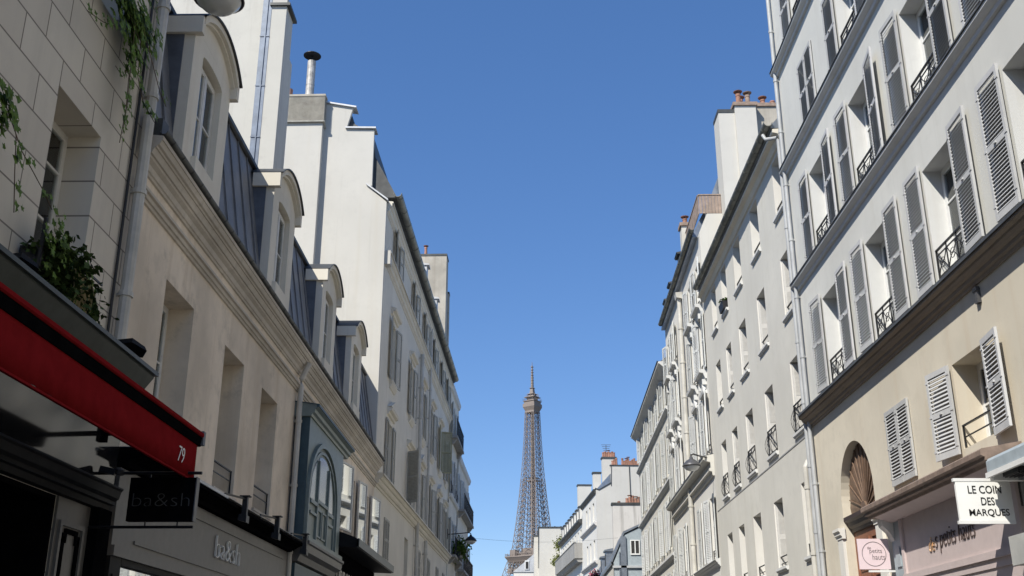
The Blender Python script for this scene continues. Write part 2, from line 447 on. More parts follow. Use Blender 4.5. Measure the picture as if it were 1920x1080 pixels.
# ------------------------------------------------------------------ ground and street
def slab(name, x0, x1, y0, y1, z0, z1, mat):
    b = MB('W'); b.box(x0, x1, y0, y1, z0, z1); return tag(b.put(name, mat), kind='structure')
b = MB('W'); b.quad([(-4000, -4000, -.02), (4000, -4000, -.02), (4000, 4000, -.02), (-4000, 4000, -.02)]); tag(b.put('ground', 'ground_far'), kind='structure')
b = MB('W'); b.quad([(-2.4, -40, 0), (3.3, -40, 0), (3.3, 160, 0), (-2.4, 160, 0)]); tag(b.put('road', 'asphalt'), kind='structure')
slab('pavement', -5.6, -2.6, -40, 160, -.02, .13, 'pavement_stone'); slab('kerb', -2.6, -2.4, -40, 160, -.02, .134, 'kerb_stone')
slab('pavement', 3.5, 6.6, -40, 160, -.02, .13, 'pavement_stone'); slab('kerb', 3.3, 3.5, -40, 160, -.02, .134, 'kerb_stone')

# ------------------------------------------------------------------ generic building parts
def prof_part(bd, side, name, prof, y0, y1, mat, label=None):
    b = MB(side); b.ext(prof, y0, y1); return tag(b.put(name, mat, bd), label)
def solid(bd, side, name, poly, y0, y1, mat, label=None):
    """solid block whose outline (d,z) is extruded along the street: party walls, roofs"""
    b = MB(side); b.ext(poly, y0, y1); return tag(b.put(name, mat, bd), label)
def band(z0, z1, D, steps=3, base=0.0):
    """cornice profile: steps outward towards the top"""
    p = [(-.02, z0)]; h = z1-z0
    for i in range(steps):
        a = base+(D-base)*((i+.35)/steps); c = base+(D-base)*((i+1)/steps)
        za = z0+h*(i/steps); zb = z0+h*((i+.55)/steps)
        p += [(a, za+.001), (a+.012, zb), (c*.97, zb+.012)]
    return p+[(D, z0+h*.8), (D, z1-.02), (D-.03, z1), (-.02, z1+.015)]
def pipe(bd, side, y, z0, z1, mat, d=.09, r=.055, name='drainpipe', top=None, step=2.7):
    b = MB(side); pts = [(d, y, z0), (d, y, z1)]
    if top: pts += top
    b.tube(pts, r, 10)
    z = z0+.9
    while z < z1: b.tube([(d, y, z), (d, y, z+.06)], r*1.25, 10); b.box(0, d, y-.015, y+.015, z+.01, z+.045); z += step/2
    return b.put(name, mat, bd, smooth=False)
def gutter(bd, side, y0, y1, z, D, r, mat, hooks=None, name='gutter'):
    b = MB(side); n = 9
    pr = [(D-r+r*math.cos(math.pi+math.pi*i/n), z+r*math.sin(math.pi+math.pi*i/n)) for i in range(n+1)]
    pr += [(D-r+.9*r*math.cos(2*math.pi-math.pi*i/n), z+.9*r*math.sin(2*math.pi-math.pi*i/n)) for i in range(n+1)]
    b.ext(pr, y0, y1)
    y = y0+.3
    while hooks and y < y1: b.ext([(D-r+1.08*r*math.cos(math.pi+math.pi*i/n), z+1.08*r*math.sin(math.pi+math.pi*i/n)-.004) for i in range(n+1)]+[(D-r, z-.9*r)], y, y+.025); y += hooks
    return b.put(name, mat, bd)
def chimney(bd, side, d0, d1, y0, y1, z0, z1, mat, pots=(), cap='clay_cap', potmat='terracotta', capover=.06, label=None):
    b = MB(side); b.box(d0, d1, y0, y1, z0, z1)
    o = tag(b.put('chimney', mat, bd), label)
    c = MB(side); c.box(d0-capover, d1+capover, y0-capover, y1+capover, z1+.001, z1+.13); c.put('chimney_cap', cap, o)
    for (pd, py, h, kind) in pots:
        p = MB(side); r = .095
        p.lathe([(0, 0), (r*1.15, 0), (r*1.15, .06), (r, .07), (r*.85, h*.8), (r*.98, h*.82), (r*.98, h), (r*.7, h), (r*.7, h*.5)], (pd, py, z1+.13), 12)
        if kind: p.lathe([(0, h+.14), (r*1.7, h+.10), (r*1.6, h+.08), (0, h+.10)], (pd, py, z1+.13), 12); [p.bar((pd+r*.8*math.cos(a), py+r*.8*math.sin(a), z1+.13+h), (pd+r*.8*math.cos(a), py+r*.8*math.sin(a), z1+.13+h+.11), .015) for a in (0, 2.1, 4.2)]
        p.put('chimney_pot', potmat if kind != 2 else 'clay_cap', o)
    return o
def wallpart(bd, side, y0, y1, z0, z1, holes, mat, r=.28, mr=None, name='wall', d=0, label=None, extra=None, room=.5):
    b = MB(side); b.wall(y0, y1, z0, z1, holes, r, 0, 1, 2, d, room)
    if extra: extra(b)
    return tag(b.put(name, [mat, mr or mat, 'room_dark'], bd), label)

# ================================================================== RIGHT 1: grey building with shutters over a beige ground floor
bd = thing('apartment_building', 'tall grey-white building with grey louvred shutters above a beige lower wall and arched doorway', 'building', (0, 5, 0), 'R')
cols = [19.66-2.87*i for i in range(9)]
rows = [(6.95, 1.78), (9.72, 1.80), (12.52, 1.56), (15.12, 1.45)]
holes = []
for r_, (z, h) in enumerate(rows):
    for i, y in enumerate(cols): holes.append((y-.57, y+.57, z, z+h))
wallpart(bd, 'R', -10, 22, 6.6, 19.0, holes, 'stone_grey_white', .3, 'stone_trim')
for r_, (z, h) in enumerate(rows):
    for i, y in enumerate(cols):
        if y < 3: continue
        closed = (r_ == 2 and i == 0)
        window(bd, 'R', y, z, 1.14, h, .27, 'paint_white', (.36, .68), curt=(2, 1, 0, 1, 2)[(i*3+r_) % 5], rail=None if closed else 'lattice', railh=.46, raild=-.03, sill=None)
        if closed: shutters(bd, 'R', y-.02, z+.02, 1.14, h-.03, .53, slats=34, d=.01, closed=True)
        else: shutters(bd, 'R', y, z-.02, 1.14, h+.14, .62, slats=37, d=.035, angle=((1, 4), (3, 1), (0, 2), (7, 2), (2, 0))[(i*2+r_) % 5])
for z in (9.47, 12.27, 14.84): prof_part(bd, 'R', 'string_course_flashing', [(.0, z+.238), (.155, z+.20), (.165, z+.175), (.172, z+.178), (.165, z+.212), (.0, z+.25)], -10, 22, 'zinc_dark'); prof_part(bd, 'R', 'string_course', [(-.02, z), (.05, z+.01), (.06, z+.07), (.10, z+.09), (.15, z+.13), (.15, z+.19), (-.02, z+.235)], -10, 22, 'stone_trim')
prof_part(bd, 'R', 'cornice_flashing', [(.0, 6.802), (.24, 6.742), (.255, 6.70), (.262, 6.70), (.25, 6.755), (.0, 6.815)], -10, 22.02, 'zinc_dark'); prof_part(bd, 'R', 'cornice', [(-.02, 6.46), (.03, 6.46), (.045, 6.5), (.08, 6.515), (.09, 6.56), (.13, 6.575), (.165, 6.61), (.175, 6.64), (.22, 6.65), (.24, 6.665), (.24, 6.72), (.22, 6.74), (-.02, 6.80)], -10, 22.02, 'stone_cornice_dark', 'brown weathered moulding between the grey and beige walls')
AY, AH, ASP = 19.40, .98, 4.66
low = [(13.33, 14.45, 4.50, 5.69), (9.2, 10.3, 4.50, 5.69), (6.3, 7.4, 4.5, 5.69), (AY-AH, AY+AH, .13, ASP+AH, 1)]
def archfill(b):
    n = 24; R0 = [(AY+AH*math.cos(math.pi*i/n), ASP+AH*math.sin(math.pi*i/n)) for i in range(n+1)]
    top = ASP+AH
    for i in range(n):
        (ya, za), (yb, zb) = R0[i], R0[i+1]
        b.quad([(0, ya, za), (0, yb, zb), (0, yb, top), (0, ya, top)], 0)
        b.quad([(0, ya, za), (0, yb, zb), (-.17, yb, zb), (-.17, ya, za)], 0)
    for s_ in (-1, 1): b.quad([(0, AY+s_*AH, .13), (-.17, AY+s_*AH, .13), (-.17, AY+s_*AH, ASP), (0, AY+s_*AH, ASP)], 0)
    b.quad([(-.60, AY-AH, .13), (-.60, AY+AH, .13), (-.60, AY+AH, 5.7), (-.60, AY-AH, 5.7)], 2)
wallpart(bd, 'R', -10, 22, 0, 6.6, low, 'stone_beige', .34, None, 'lower_wall', label='beige rendered lower wall', extra=archfill)
b = MB('R')        # fanlight: carved rays of a half wheel
n = 13
cz = 4.42
for i in range(n):
    a0 = math.pi*i/n; a1 = math.pi*(i+1)/n; am = (a0+a1)/2; rr = .97
    P = lambda a, q, dd: (dd, AY+q*math.cos(a), cz+q*math.sin(a)*1.24)
    b.add([P(am, .1, -.155), P(a0, rr, -.165), P(am, rr*1.02, -.15), P(a1, rr, -.165)], [(0, 1, 2), (0, 2, 3)], 0)
    b.bar(P(a0, .12, -.14), P(a0, rr, -.145), .022, 0)
b.extd([(AY+.14*math.cos(math.pi*i/8), cz+.14*math.sin(math.pi*i/8)) for i in range(9)], -.17, -.09, 0)
b.box(-.18, -.165, AY-AH, AY+AH, cz-.02, 5.66)
b.put('fanlight', 'wood_fan', bd)
b = MB('R'); b.ext([(-.2, 4.10), (-.13, 4.10), (-.12, 4.16), (-.07, 4.2), (-.05, 4.27), (.0, 4.31), (.0, 4.38), (-.2, 4.40)], AY-AH, AY+AH); b.put('door_lintel', 'wood_dark', bd)
b = MB('R')
b.box(-.25, -.17, AY-AH, AY+AH, .13, 4.099)
for s_ in (-1, 1):
    for z0, z1 in ((.3, 1.3), (1.45, 3.1), (3.25, 3.95)):
        y0 = AY+s_*.07 if s_ > 0 else AY-AH+.1; y1 = AY+AH-.1 if s_ > 0 else AY-.07
        b.box(-.18, -.145, y0, y0+.04, z0, z1); b.box(-.18, -.145, y1-.04, y1, z0, z1); b.box(-.18, -.146, y0+.04, y1-.04, z0, z0+.04); b.box(-.18, -.146, y0+.04, y1-.04, z1-.04, z1)
        b.box(-.18, -.155, y0+.12, y1-.12, z0+.12, z1-.12)
for i in range(11): b.box(-.16, -.13, AY-.75+i*.14, AY-.69+i*.14, 3.42, 3.80)
b.put('door', 'wood_door', bd)
for s_ in (-1, 1):     # pilasters with capitals at the doorway
    yc = AY+s_*(AH+.17)
    b = MB('R'); b.box(0, .055, yc-.16, yc+.16, .13, 4.0); b.ext([(0, 4.0), (.07, 4.0), (.07, 4.04), (.1, 4.07), (.1, 4.11), (.13, 4.14), (.13, 4.19), (0, 4.2)], yc-.20, yc+.20); b.put('pilaster', 'stone_white', bd)
shutters(bd, 'R', 16.80, 4.46, 1.12, 1.22, .53, slats=22, d=.012, closed=True)
for y in (13.89, 9.75, 6.85):
    window(bd, 'R', y, 4.50, 1.12, 1.19, .34, 'paint_white', (.5,), curt=1 if y > 13 else 0, rail='bar', railh=.30, raild=-.03)
    shutters(bd, 'R', y, 4.44, 1.12, 1.26, .60, slats=22, d=.035, angle=(6, 9))
b = MB('R'); b.box(0, .05, 13.2, 13.3, 6.2, 6.4); b.box(.01, .06, 13.19, 13.31, 6.36, 6.42); b.put('wall_vent', 'iron_grey', bd)
solid(bd, 'R', 'side_wall', [(-.9, 0), (-10, 0), (-10, 19), (-.9, 19)], 21.9, 21.995, 'stone_pale_grey')
solid(bd, 'R', 'side_wall', [(0, 0), (-.9, 0), (-.9, 19), (0, 19)], 21.97, 21.998, 'stone_pale_grey')
solid(bd, 'R', 'roof', [(.3, 19), (.3, 19.15), (-1.6, 21.4), (-6, 22.4), (-10, 21), (-10, 19)], -10, 22, 'zinc')
solid(bd, 'R', 'rear_wall', [(-9.8, 0), (-10, 0), (-10, 19), (-9.8, 19)], -10, 21.9, 'stone_pale_grey')
pipe(bd, 'R', 21.82, .3, 17.6, 'pipe_zinc', .08, .044)
pipe(bd, 'R', 22.05, 3.4, 13.3, 'pipe_zinc', .09, .044, top=[(.12, 22.06, 13.36), (.33, 22.25, 13.42), (.38, 22.3, 13.56)])

# pink shopfront under the beige wall
sh = thing('shopfront', 'pale pink shopfront with brown moulded cornice and script lettering under the beige wall', 'shopfront', (0, 15.2, .13), 'R')
b = MB('R'); b.ext([(.001, 3.98), (.40, 3.98), (.42, 4.02), (.47, 4.03), (.47, 4.07), (.52, 4.09), (.52, 4.15), (.5, 4.17), (.001, 4.26)], 12.75, 17.62); b.put('cornice', 'brown_mould', sh)
b = MB('R'); b.ext([(.001, 3.90), (.14, 3.90), (.30, 3.955), (.38, 3.979), (.001, 3.979)], 12.9, 17.4); b.put('soffit', 'pink_paint', sh)
b = MB('R'); b.box(.001, .10, 12.9, 16.95, 3.06, 3.899); b.box(.001, .13, 16.95, 17.05, 2.2, 3.899); b.box(.001, .15, 12.9, 17.05, 2.97, 3.059); b.box(.001, .12, 12.9, 16.95, 2.86, 2.969); b.put('fascia', 'pink_paint', sh)
b = MB('R'); textmb(b, 'de', .22, .20, (.101, 15.92, 3.28), 'facade', .015, off=-.018, shear=.2); tag(b.put('lettering', 'letter_sunlit_gold', sh), 'first two letters, sunlit gleam put into their gold colour')
b = MB('R'); textmb(b, 's petits hauts', 1.44, .34, (.101, 15.66, 3.22), 'facade', .015, off=-.024, shear=.2); b.put('lettering', 'letter_bronze', sh)
b = MB('R'); b.box(.001, .09, 17.05, 17.55, .13, 3.95); b.box(.09, .11, 17.12, 17.48, 1.2, 2.7); b.box(.09, .11, 17.2, 17.4, 3.2, 3.5); b.put('pilaster', 'grey_blue_paint', sh)
b = MB('R'); b.ext([(.001, 3.6), (.10, 3.62), (.16, 3.75), (.26, 3.85), (.28, 3.96), (.001, 3.97)], 17.40, 17.6); b.put('bracket', 'paint_white', sh)
b = MB('R'); b.box(.001, .10, 12.9, 13.05, .13, 2.86); b.box(.001, .1, 14.9, 15.05, .13, 2.859); b.box(.001, .10, 16.8, 16.95, .13, 2.86); b.box(.001, .1, 13.05, 14.9, .13, .6); b.box(.001, .1, 15.05, 16.8, .13, .6); b.box(.001, .1, 13.05, 16.8, 2.6, 2.859); b.put('window_frame', 'pink_paint', sh)
b = MB('R'); b.box(.02, .03, 13.05, 14.9, .6, 2.6); b.box(.02, .03, 15.05, 16.8, .6, 2.6); b.put('pane', 'glass', sh)

# grey shop to the near side
sh = thing('shopfront', 'grey painted shopfront at the right edge with pale stone beam and grey-blue canopy', 'shopfront', (0, 9.8, .13), 'R')
b = MB('R'); b.ext([(.001, 3.84), (.46, 3.84), (.49, 3.87), (.49, 3.99), (.46, 4.03), (.001, 4.2)], 7, 12.7); b.put('canopy', 'grey_blue_paint', sh)
b = MB('R'); b.box(.47, .51, 7, 12.72, 3.80, 3.86); b.box(.05, .469, 12.6, 12.7, 3.76, 3.84); b.put('canopy_edge', 'paint_white', sh)
b = MB('R'); b.box(.001, .06, 7, 12.8, .13, 3.82); b.put('fascia', 'beam_grey', sh)
b = MB('R'); b.box(.061, .34, 7, 12.75, 2.79, 3.12); b.put('stone_beam', 'beam_grey', sh, )
b = MB('R'); b.box(.18, .40, 12.1, 12.5, 3.78, 3.835); [b.box(.22+.05*i, .24+.05*i, 12.12, 12.48, 3.765, 3.78) for i in range(4)]; b.put('vent_grille', 'iron_black', sh)
b = MB('R')
y0 = 12.0
b.box(.062, .20, y0, y0+.09, 3.30, 3.72); b.box(.062, .20, y0-.22, y0, 3.64, 3.72); b.box(.062, .20, y0-.18, y0, 3.47, 3.55); b.box(.062, .20, y0-.22, y0, 3.30, 3.38)
y0 = 12.45
b.box(.062, .20, y0, y0+.09, 3.30, 3.72); b.box(.062, .20, y0-.22, y0, 3.64, 3.72); b.box(.062, .20, y0-.18, y0, 3.47, 3.55); b.put('block_letters', 'ink_black', sh)

s = thing('hanging_sign', 'white hanging sign reading LE COIN DES MARQUES in black, beside the pink shopfront', 'sign', (0, 12.95, 3.3), 'R')
b = MB('R'); b.box(.14, .80, 12.93, 12.97, 3.335, 3.80); b.put('panel', 'sign_white', s)
b = MB('R'); b.box(.06, .82, 12.925, 12.975, 3.801, 3.84); b.put('rail', 'paint_white', s); b = MB('R'); b.box(.14, .82, 12.925, 12.975, 3.295, 3.334); b.put('rail', 'paint_white', s)
b = MB("R")
for t_, w_, u_, q_ in (('LE COIN', .40, .22, 3.655), ('DES', .16, .36, 3.515), ('MARQUES', .48, .20, 3.375)):
    textmb(b, t_, w_, .095, (.80-(u_-.08), 12.929, q_), 'front', .004, off=.006)
b.put('lettering', 'ink_black', s)
b = MB('R'); b.box(.001, .06, 12.9, 13.0, 3.5, 3.86); b.put('bracket', 'iron_grey', s)

s = thing('hanging_sign', 'small square pale pink hanging sign with a thin circle, beside the wooden door', 'sign', (0, 17.6, 3.15), 'R')
b = MB('R'); b.box(.14, .64, 17.59, 17.62, 3.19, 3.67); b.put('panel', 'pink_sign', s)
b = MB('R'); cx, cz2, rr = .39, 3.43, .195
n = 36
for i in range(n):
    a0 = 2*math.pi*i/n; a1 = 2*math.pi*(i+1)/n
    b.quad([(cx+q*math.cos(a), 17.587, cz2+q*math.sin(a)) for q, a in ((rr, a0), (rr, a1), (rr-.009, a1), (rr-.009, a0))])
textmb(b, 'des', .06, .045, (cx+.10, 17.589, cz2+.075), 'front', .003, off=-.01)
textmb(b, 'petits', .20, .085, (cx+.07, 17.589, cz2-.005), 'front', .003, off=-.01)
textmb(b, 'hauts', .20, .085, (cx+.03, 17.589, cz2-.09), 'front', .003, off=-.01)
b.put('lettering', 'ink_grey', s)
b = MB('R'); b.bar((0, 17.605, 3.16), (.5, 17.605, 3.16), .03); b.bar((.02, 17.605, 3.16), (.02, 17.605, 2.9), .03); b.tube([(.02, 17.605, 2.92), (.15, 17.605, 3.0), (.2, 17.605, 3.14)], .012, 6); b.put('bracket', 'paint_white', s)

# ================================================================== RIGHT 2: pale plastered building with deep windows
bd = thing('apartment_building', 'pale grey plastered building with deep bare window recesses and little iron rails, no open shutters', 'building', (0, 27.8, 0), 'R')
cw = [(23.25, .86), (25.98, .92), (28.45, .95), (30.48, .80), (32.28, .80)]
rws = [(3.95, 1.56), (6.60, 1.65), (9.30, 1.46), (11.80, 1.42)]
holes = [(y-w, y, z, z+h) for z, h in rws for y, w in cw]
wallpart(bd, 'R', 22, 33.6, 0, 14.0, holes, 'stone_pale_grey', .36, 'stone_white')
for j, (z, h) in enumerate(rws):
    for i, (y, w) in enumerate(cw):
        fr = window(bd, 'R', y-w/2, z, w, h, .33, 'paint_white', (.5,), curt=(0, 2, 1)[(i+j) % 3], rail='belly' if j == 1 else 'bar', railh=.62 if j == 1 else .25, raild=.0 if j == 1 else -.06, sill=(.06, .09, .07), sillmat='stone_trim')
        if j in (1, 2) and i != 4 or (j == 0 and i == 1):      # folded leaf against the far reveal
            o = place('folded_shutter', m_fold('R', .28, h-.06), bd, (-.17, y-.004, z+.03), 'R')
b = MB('R'); b.ext([(-.01, 6.38), (.012, 6.385), (.02, 6.41), (-.01, 6.42)], 22.1, 33.6); b.put('string_course', 'stone_trim', bd)
b = MB('R'); b.ext([(-.01, 13.30), (.05, 13.32), (.10, 13.45), (.22, 13.48), (.22, 13.56), (-.01, 13.58)], 22.0, 33.55); b.put('cornice', 'stone_cream', bd)
gutter(bd, 'R', 21.95, 33.2, 13.72, .42, .105, 'zinc_gutter', .55)
solid(bd, 'R', 'roof', [(.25, 13.6), (.25, 13.66), (-2.2, 16.4), (-7, 17.0), (-9, 13.6)], 22.02, 33.3, 'zinc')
solid(bd, 'R', 'side_wall', [(-.95, 0), (-9, 0), (-9, 13.6), (-.95, 13.6)], 33.4, 33.58, 'stone_pale_grey')
chimney(bd, 'R', -1.40, -.83, 33.0, 33.9, 13, 20.2, 'stone_gable', (), 'zinc_dark', capover=.02)
chimney(bd, 'R', -2.14, -1.402, 32.9, 33.9, 13, 20.42, 'stone_gable', ((-1.62, 33.2, .5, 1), (-1.95, 33.2, .45, 2), (-1.78, 33.6, .5, 1)))
chimney(bd, 'R', -3.2, -2.20, 33.2, 34.0, 13, 20.55, 'stone_old', ((-2.55, 33.5, .3, 1), (-2.9, 33.5, .25, 0)))
pipe(bd, 'R', 22.35, .3, 5.6, 'pipe_cream', .10, .06, top=[(.10, 22.35, 5.7), (.02, 22.4, 5.85)])
# planter on the top floor sill
pl = thing('window_box', 'small dark planter on a top floor sill of the pale plastered building', 'planter', (.02, 30.1, 11.83), 'R')
b = MB('R'); b.ext([(-.10, 11.83), (.12, 11.83), (.15, 12.06), (-.12, 12.06)], 29.78, 30.38); b.put('box', 'iron_black', pl)
def leaves(mb, centres, n, size, m=0, flat=0.3):
    for c, rad in centres:
        for i in range(n):
            p = Vector(c)+Vector((random.gauss(0, rad), random.gauss(0, rad), random.gauss(0, rad)))
            a = Vector((random.uniform(-1, 1), random.uniform(-1, 1), random.uniform(-1, flat))).normalized(); q = a.cross(Vector((random.random(), random.random(), random.random()))).normalized()
            s = size*random.uniform(.6, 1.3)
            # lobed leaf of five points folded along its rib
            mb.add([tuple(p), tuple(p+a*s*.35+q*s*.45), tuple(p+a*s*1.0), tuple(p+a*s*.35-q*s*.45), tuple(p-a*s*.15)], [(0, 1, 2), (0, 2, 3), (4, 1, 0), (4, 0, 3)], m)
b = MB('R'); leaves(b, [((.02, 29.9, 12.12), .05), ((.04, 30.2, 12.14), .06)], 50, .06); b.put('plant', 'leaf_dark', pl)

# ================================================================== RIGHT 3: ornate white building with open shutters
P3 = (6.0, 33.7)
bd = thing('apartment_building', 'ornate white building crowded with pale shutters, with a deep cornice above its lower floor', 'building', (0, 39, 0), 'R')
S3 = lambda s: 33.7+s
cs = [.95, 3.05, 8.0, 10.1]
rws = [(5.0, 2.0), (8.35, 2.0), (11.15, 1.95), (13.45, 1.6)]
holes = [(S3(s)-.42, S3(s)+.42, z, z+h) for z, h in rws for s in cs]
wallpart(bd, 'R', S3(0), S3(11.1), 0, 15.9, holes, 'stone_white', .25)
for j, (z, h) in enumerate(rws):
    for i, s in enumerate(cs):
        window(bd, 'R', S3(s), z, .84, h, .22, 'paint_white', (.4, .7), rail='bar', railh=.3, raild=-.02, sill=None)
        shutters(bd, 'R', S3(s), z, .84, h, .46, 'shutter_pale', 36, .03, angle=((5, 12), (14, 3), (2, 16), (8, 8))[(i+j) % 4])
        if j in (2, 3):     # bracketed sill
            b = MB('R'); y = S3(s); b.ext([(0, z-.32), (.05, z-.32), (.10, z-.2), (.12, z-.14), (.24, z-.12), (.26, z-.02), (0, z)], y-.62, y+.62); b.box(0, .14, y-.5, y-.4, z-.5, z-.321); b.box(0, .14, y+.4, y+.5, z-.5, z-.321); b.put('sill', 'stone_trim', bd)
        if j == 1:          # crown ornament over the window
            b = MB('R'); y = S3(s); b.ext([(0, z+h), (.12, z+h+.02), (.14, z+h+.1), (0, z+h+.12)], y-.5, y+.5); b.extd([(y-.3, z+h+.121), (y+.3, z+h+.121), (y+.16, z+h+.3), (y+.05, z+h+.36), (y, z+h+.5), (y-.05, z+h+.36), (y-.16, z+h+.3)], 0, .09); b.put('window_ornament', 'stone_trim', bd)
prof_part(bd, 'R', 'cornice', [(-.01, 7.55), (.06, 7.56), (.08, 7.68), (.16, 7.7), (.16, 7.78), (.10, 7.8), (.12, 7.98), (.28, 8.02), (.34, 8.06), (.34, 8.16), (-.01, 8.24)], S3(0)+.02, S3(11.05), 'stone_pale_grey', 'grey cornice above the lower floor'); prof_part(bd, 'R', 'cornice_flashing', [(.0, 8.245), (.34, 8.162), (.352, 8.12), (.36, 8.12), (.35, 8.175), (.0, 8.26)], S3(0)+.02, S3(11.05), 'zinc_dark')
prof_part(bd, 'R', 'string_course', band(4.75, 4.98, .18), S3(0), S3(11.0), 'stone_trim')
gutter(bd, 'R', S3(-.05), S3(10.7), 16.1, .34, .10, 'zinc_gutter', .8)
solid(bd, 'R', 'roof', [(.18, 15.9), (.18, 16.02), (-.45, 17.2), (-.9, 18.3), (-5, 19.2), (-9, 16)], S3(.35), S3(11.0), 'zinc')
solid(bd, 'R', 'side_wall', [(-.001, 0), (-9, 0), (-9, 16.6), (-.30, 16.6), (-.001, 15.9)], S3(0)-.07, S3(0)-.001, 'stone_gable')
b = MB('R')
for i in range(9): b.box(-.06-.11*(i+1)+.012, -.06-.11*i, S3(0)-.06, S3(0)-.03, 16.62, 17.3)
for i in range(24): b.box(-.055, -.03, S3(.0)+.14*i, S3(.0)+.14*i+.12, 16.62, 17.3)
b.box(-1.1, -.04, S3(0)-.08, S3(0)-.01, 17.3, 17.34); b.box(-.07, -.01, S3(0), S3(3.4), 17.3, 17.34); b.put('terrace_screen', 'wood_slats', bd, )
for s, z in ((4.6, 16.35), (7.5, 16.2), (9.3, 16.1)):
    b = MB('R'); y = S3(s); b.box(-.1, .12, y-.28, y+.28, z, z+.5); b.ext([(-.2, z+.5), (.2, z+.5), (.24, z+.56), (-.2, z+.66)], y-.36, y+.36); b.put('dormer', 'zinc_dark', bd)
chimney(bd, 'R', -.25, .12, S3(3.3), S3(3.8), 16.2, 17.6, 'stone_gable', ((-.06, S3(3.55), .25, 1),), )
pipe(bd, 'R', S3(5.1), 1, 15.3, 'pipe_cream', .12, .085, top=[(.12, S3(5.1), 15.5)])
b = MB('R'); b.ext([(.02, 15.25), (.24, 15.3), (.27, 15.5), (.02, 15.52)], S3(4.9), S3(5.35)); b.put('pipe_hopper', 'pipe_cream', bd)
rotate_root(bd, P3, 1.0)

def street_lamp(side, label, wallpt, head, r, arm_mat='iron_grey', hood_mat='iron_grey', piv=None, ang=0):
    """lamp on a wall arm: wallpt (d,y,z), head centre (d,y,z of rim), rim radius r"""
    t = thing('street_lamp', label, 'street lamp', wallpt, side)
    b = MB(side); (d0, y0, z0), (d1, y1, z1) = wallpt, head
    top = z1+r*1.1
    b.tube([(d0, y0, z0), (d0+(d1-d0)*.5, y0+(y1-y0)*.5, z0+(top-z0)*.75+.05), (d1-(d1-d0)*.12, y1-(y1-y0)*.12, top+.10), (d1, y1, top+.06), (d1, y1, top-.08)], .028, 8)
    b.box(d0-.05, d0, y0-.05, y0+.05, z0-.25, z0+.3); b.put('arm', arm_mat, t)
    b = MB(side); b.lathe([(0, r*1.1), (r*.18, r*1.08), (r*.22, r*.85), (r*.55, r*.66), (r*.85, r*.35), (r, .04), (r*1.03, 0), (r*.97, 0), (r*.8, r*.3)], head, 28); b.put('lamp_hood', hood_mat, t, smooth=True)
    b = MB(side); b.lathe([(r*.9, -.005), (r*.86, -r*.14), (r*.62, -r*.38), (r*.3, -r*.5), (0, -r*.53)], head, 28); b.put('lamp_glass', 'glass_bowl', t, smooth=True)
    if piv: rotate_root(t, piv, ang)
    return t
street_lamp('R', 'grey bowl street lamp on an arm from the ornate white building on the right', (.05, 33.9, 8.15), (.80, 33.2, 7.74), .28)

# ================================================================== RIGHT 4
P4 = (6.19, 44.8)
bd = thing('apartment_building', 'pale building with many narrow pale shutters and plain string courses beyond the ornate white one', 'building', (-.19, 52, 0), 'R')
S4 = lambda s: 44.8+s
E4 = -.19
cs = [1.5, 3.9, 6.3, 8.8, 11.2, 13.7]
rws = [(3.7, 2.0), (6.65, 2.1), (9.75, 2.1), (12.75, 1.4)]
holes = [(S4(s)-.4, S4(s)+.4, z, z+h) for z, h in rws for s in cs]
wallpart(bd, 'R', S4(0), S4(15.8), 0, 14.4, holes, 'stone_pale_grey', .25, d=E4)
for j, (z, h) in enumerate(rws):
    for i, s in enumerate(cs):
        fr = window(bd, 'R', S4(s), z, .8, h, .22-E4, 'paint_white', (.4, .7), rail=None)
        shutters(bd, 'R', S4(s), z, .8, h, .5, 'shutter_pale', 24, E4+.03, angle=((4, 10), (12, 2), (0, 14))[(i+j) % 3])
for z in (6.25, 9.37, 12.43): prof_part(bd, 'R', 'string_course', [(E4-.01, z-.12), (E4+.06, z-.1), (E4+.16, z), (E4+.16, z+.09), (E4-.01, z+.12)], S4(0), S4(15.8), 'stone_trim')
prof_part(bd, 'R', 'eave', [(E4-.01, 14.15), (E4+.05, 14.17), (E4+.32, 14.42), (E4+.38, 14.44), (E4+.38, 14.50), (E4-.01, 14.6)], S4(0), S4(15.8), 'stone_trim')
gutter(bd, 'R', S4(0), S4(15.8), 14.56, E4+.42, .035, 'zinc_dark')
solid(bd, 'R', 'roof', [(E4+.3, 14.52), (-3.0, 16.6), (-9, 14.6)], S4(0), S4(15.8), 'zinc')
solid(bd, 'R', 'side_wall', [(E4-.01, 0), (-9, 0), (-9, 14.5), (E4-.01, 14.5)], S4(15.7), S4(15.8), 'stone_white')
rotate_root(bd, P4, 1.0)

# ================================================================== RIGHT 5: low building with slate mansard and window in its gable
bd = thing('house', 'low house with blue-grey slate mansard, small gable window and stained chimney', 'house', (.3, 71, 0), 'R')
Y5 = 62.0
wallpart(bd, 'R', Y5, 83.9, 0, 7.6, [(65+3*i, 66+3*i, 4.6, 6.6) for i in range(6)], 'stone_pale_grey', .2, d=1.05)
for i in range(6): window(bd, 'R', 65.5+3*i, 4.6, 1.0, 2.0, -.86, 'paint_white', (.4, .7))
b = MB('R'); b.ext([(-4, 0), (1.04, 0), (1.04, 7.6), (.35, 9.15), (-.9, 9.75), (-4, 10.2)], Y5+.05, Y5+.3)
b.put('gable_wall', 'grey_blue_paint', bd)
b = MB('R'); b.ext([(1.15, 7.5), (1.15, 7.68), (.42, 9.28), (-.95, 9.9), (-5, 10.4), (-5, 7.5)], Y5+.301, 83.9); b.put('roof', 'slate_grey', bd)
b = MB('R'); b.ext([(1.12, 7.62), (1.2, 7.66), (.44, 9.33), (-1.0, 9.96), (-1.0, 9.86), (.38, 9.22)], Y5-.02, Y5+.30); b.put('roof_edge', 'zinc', bd)
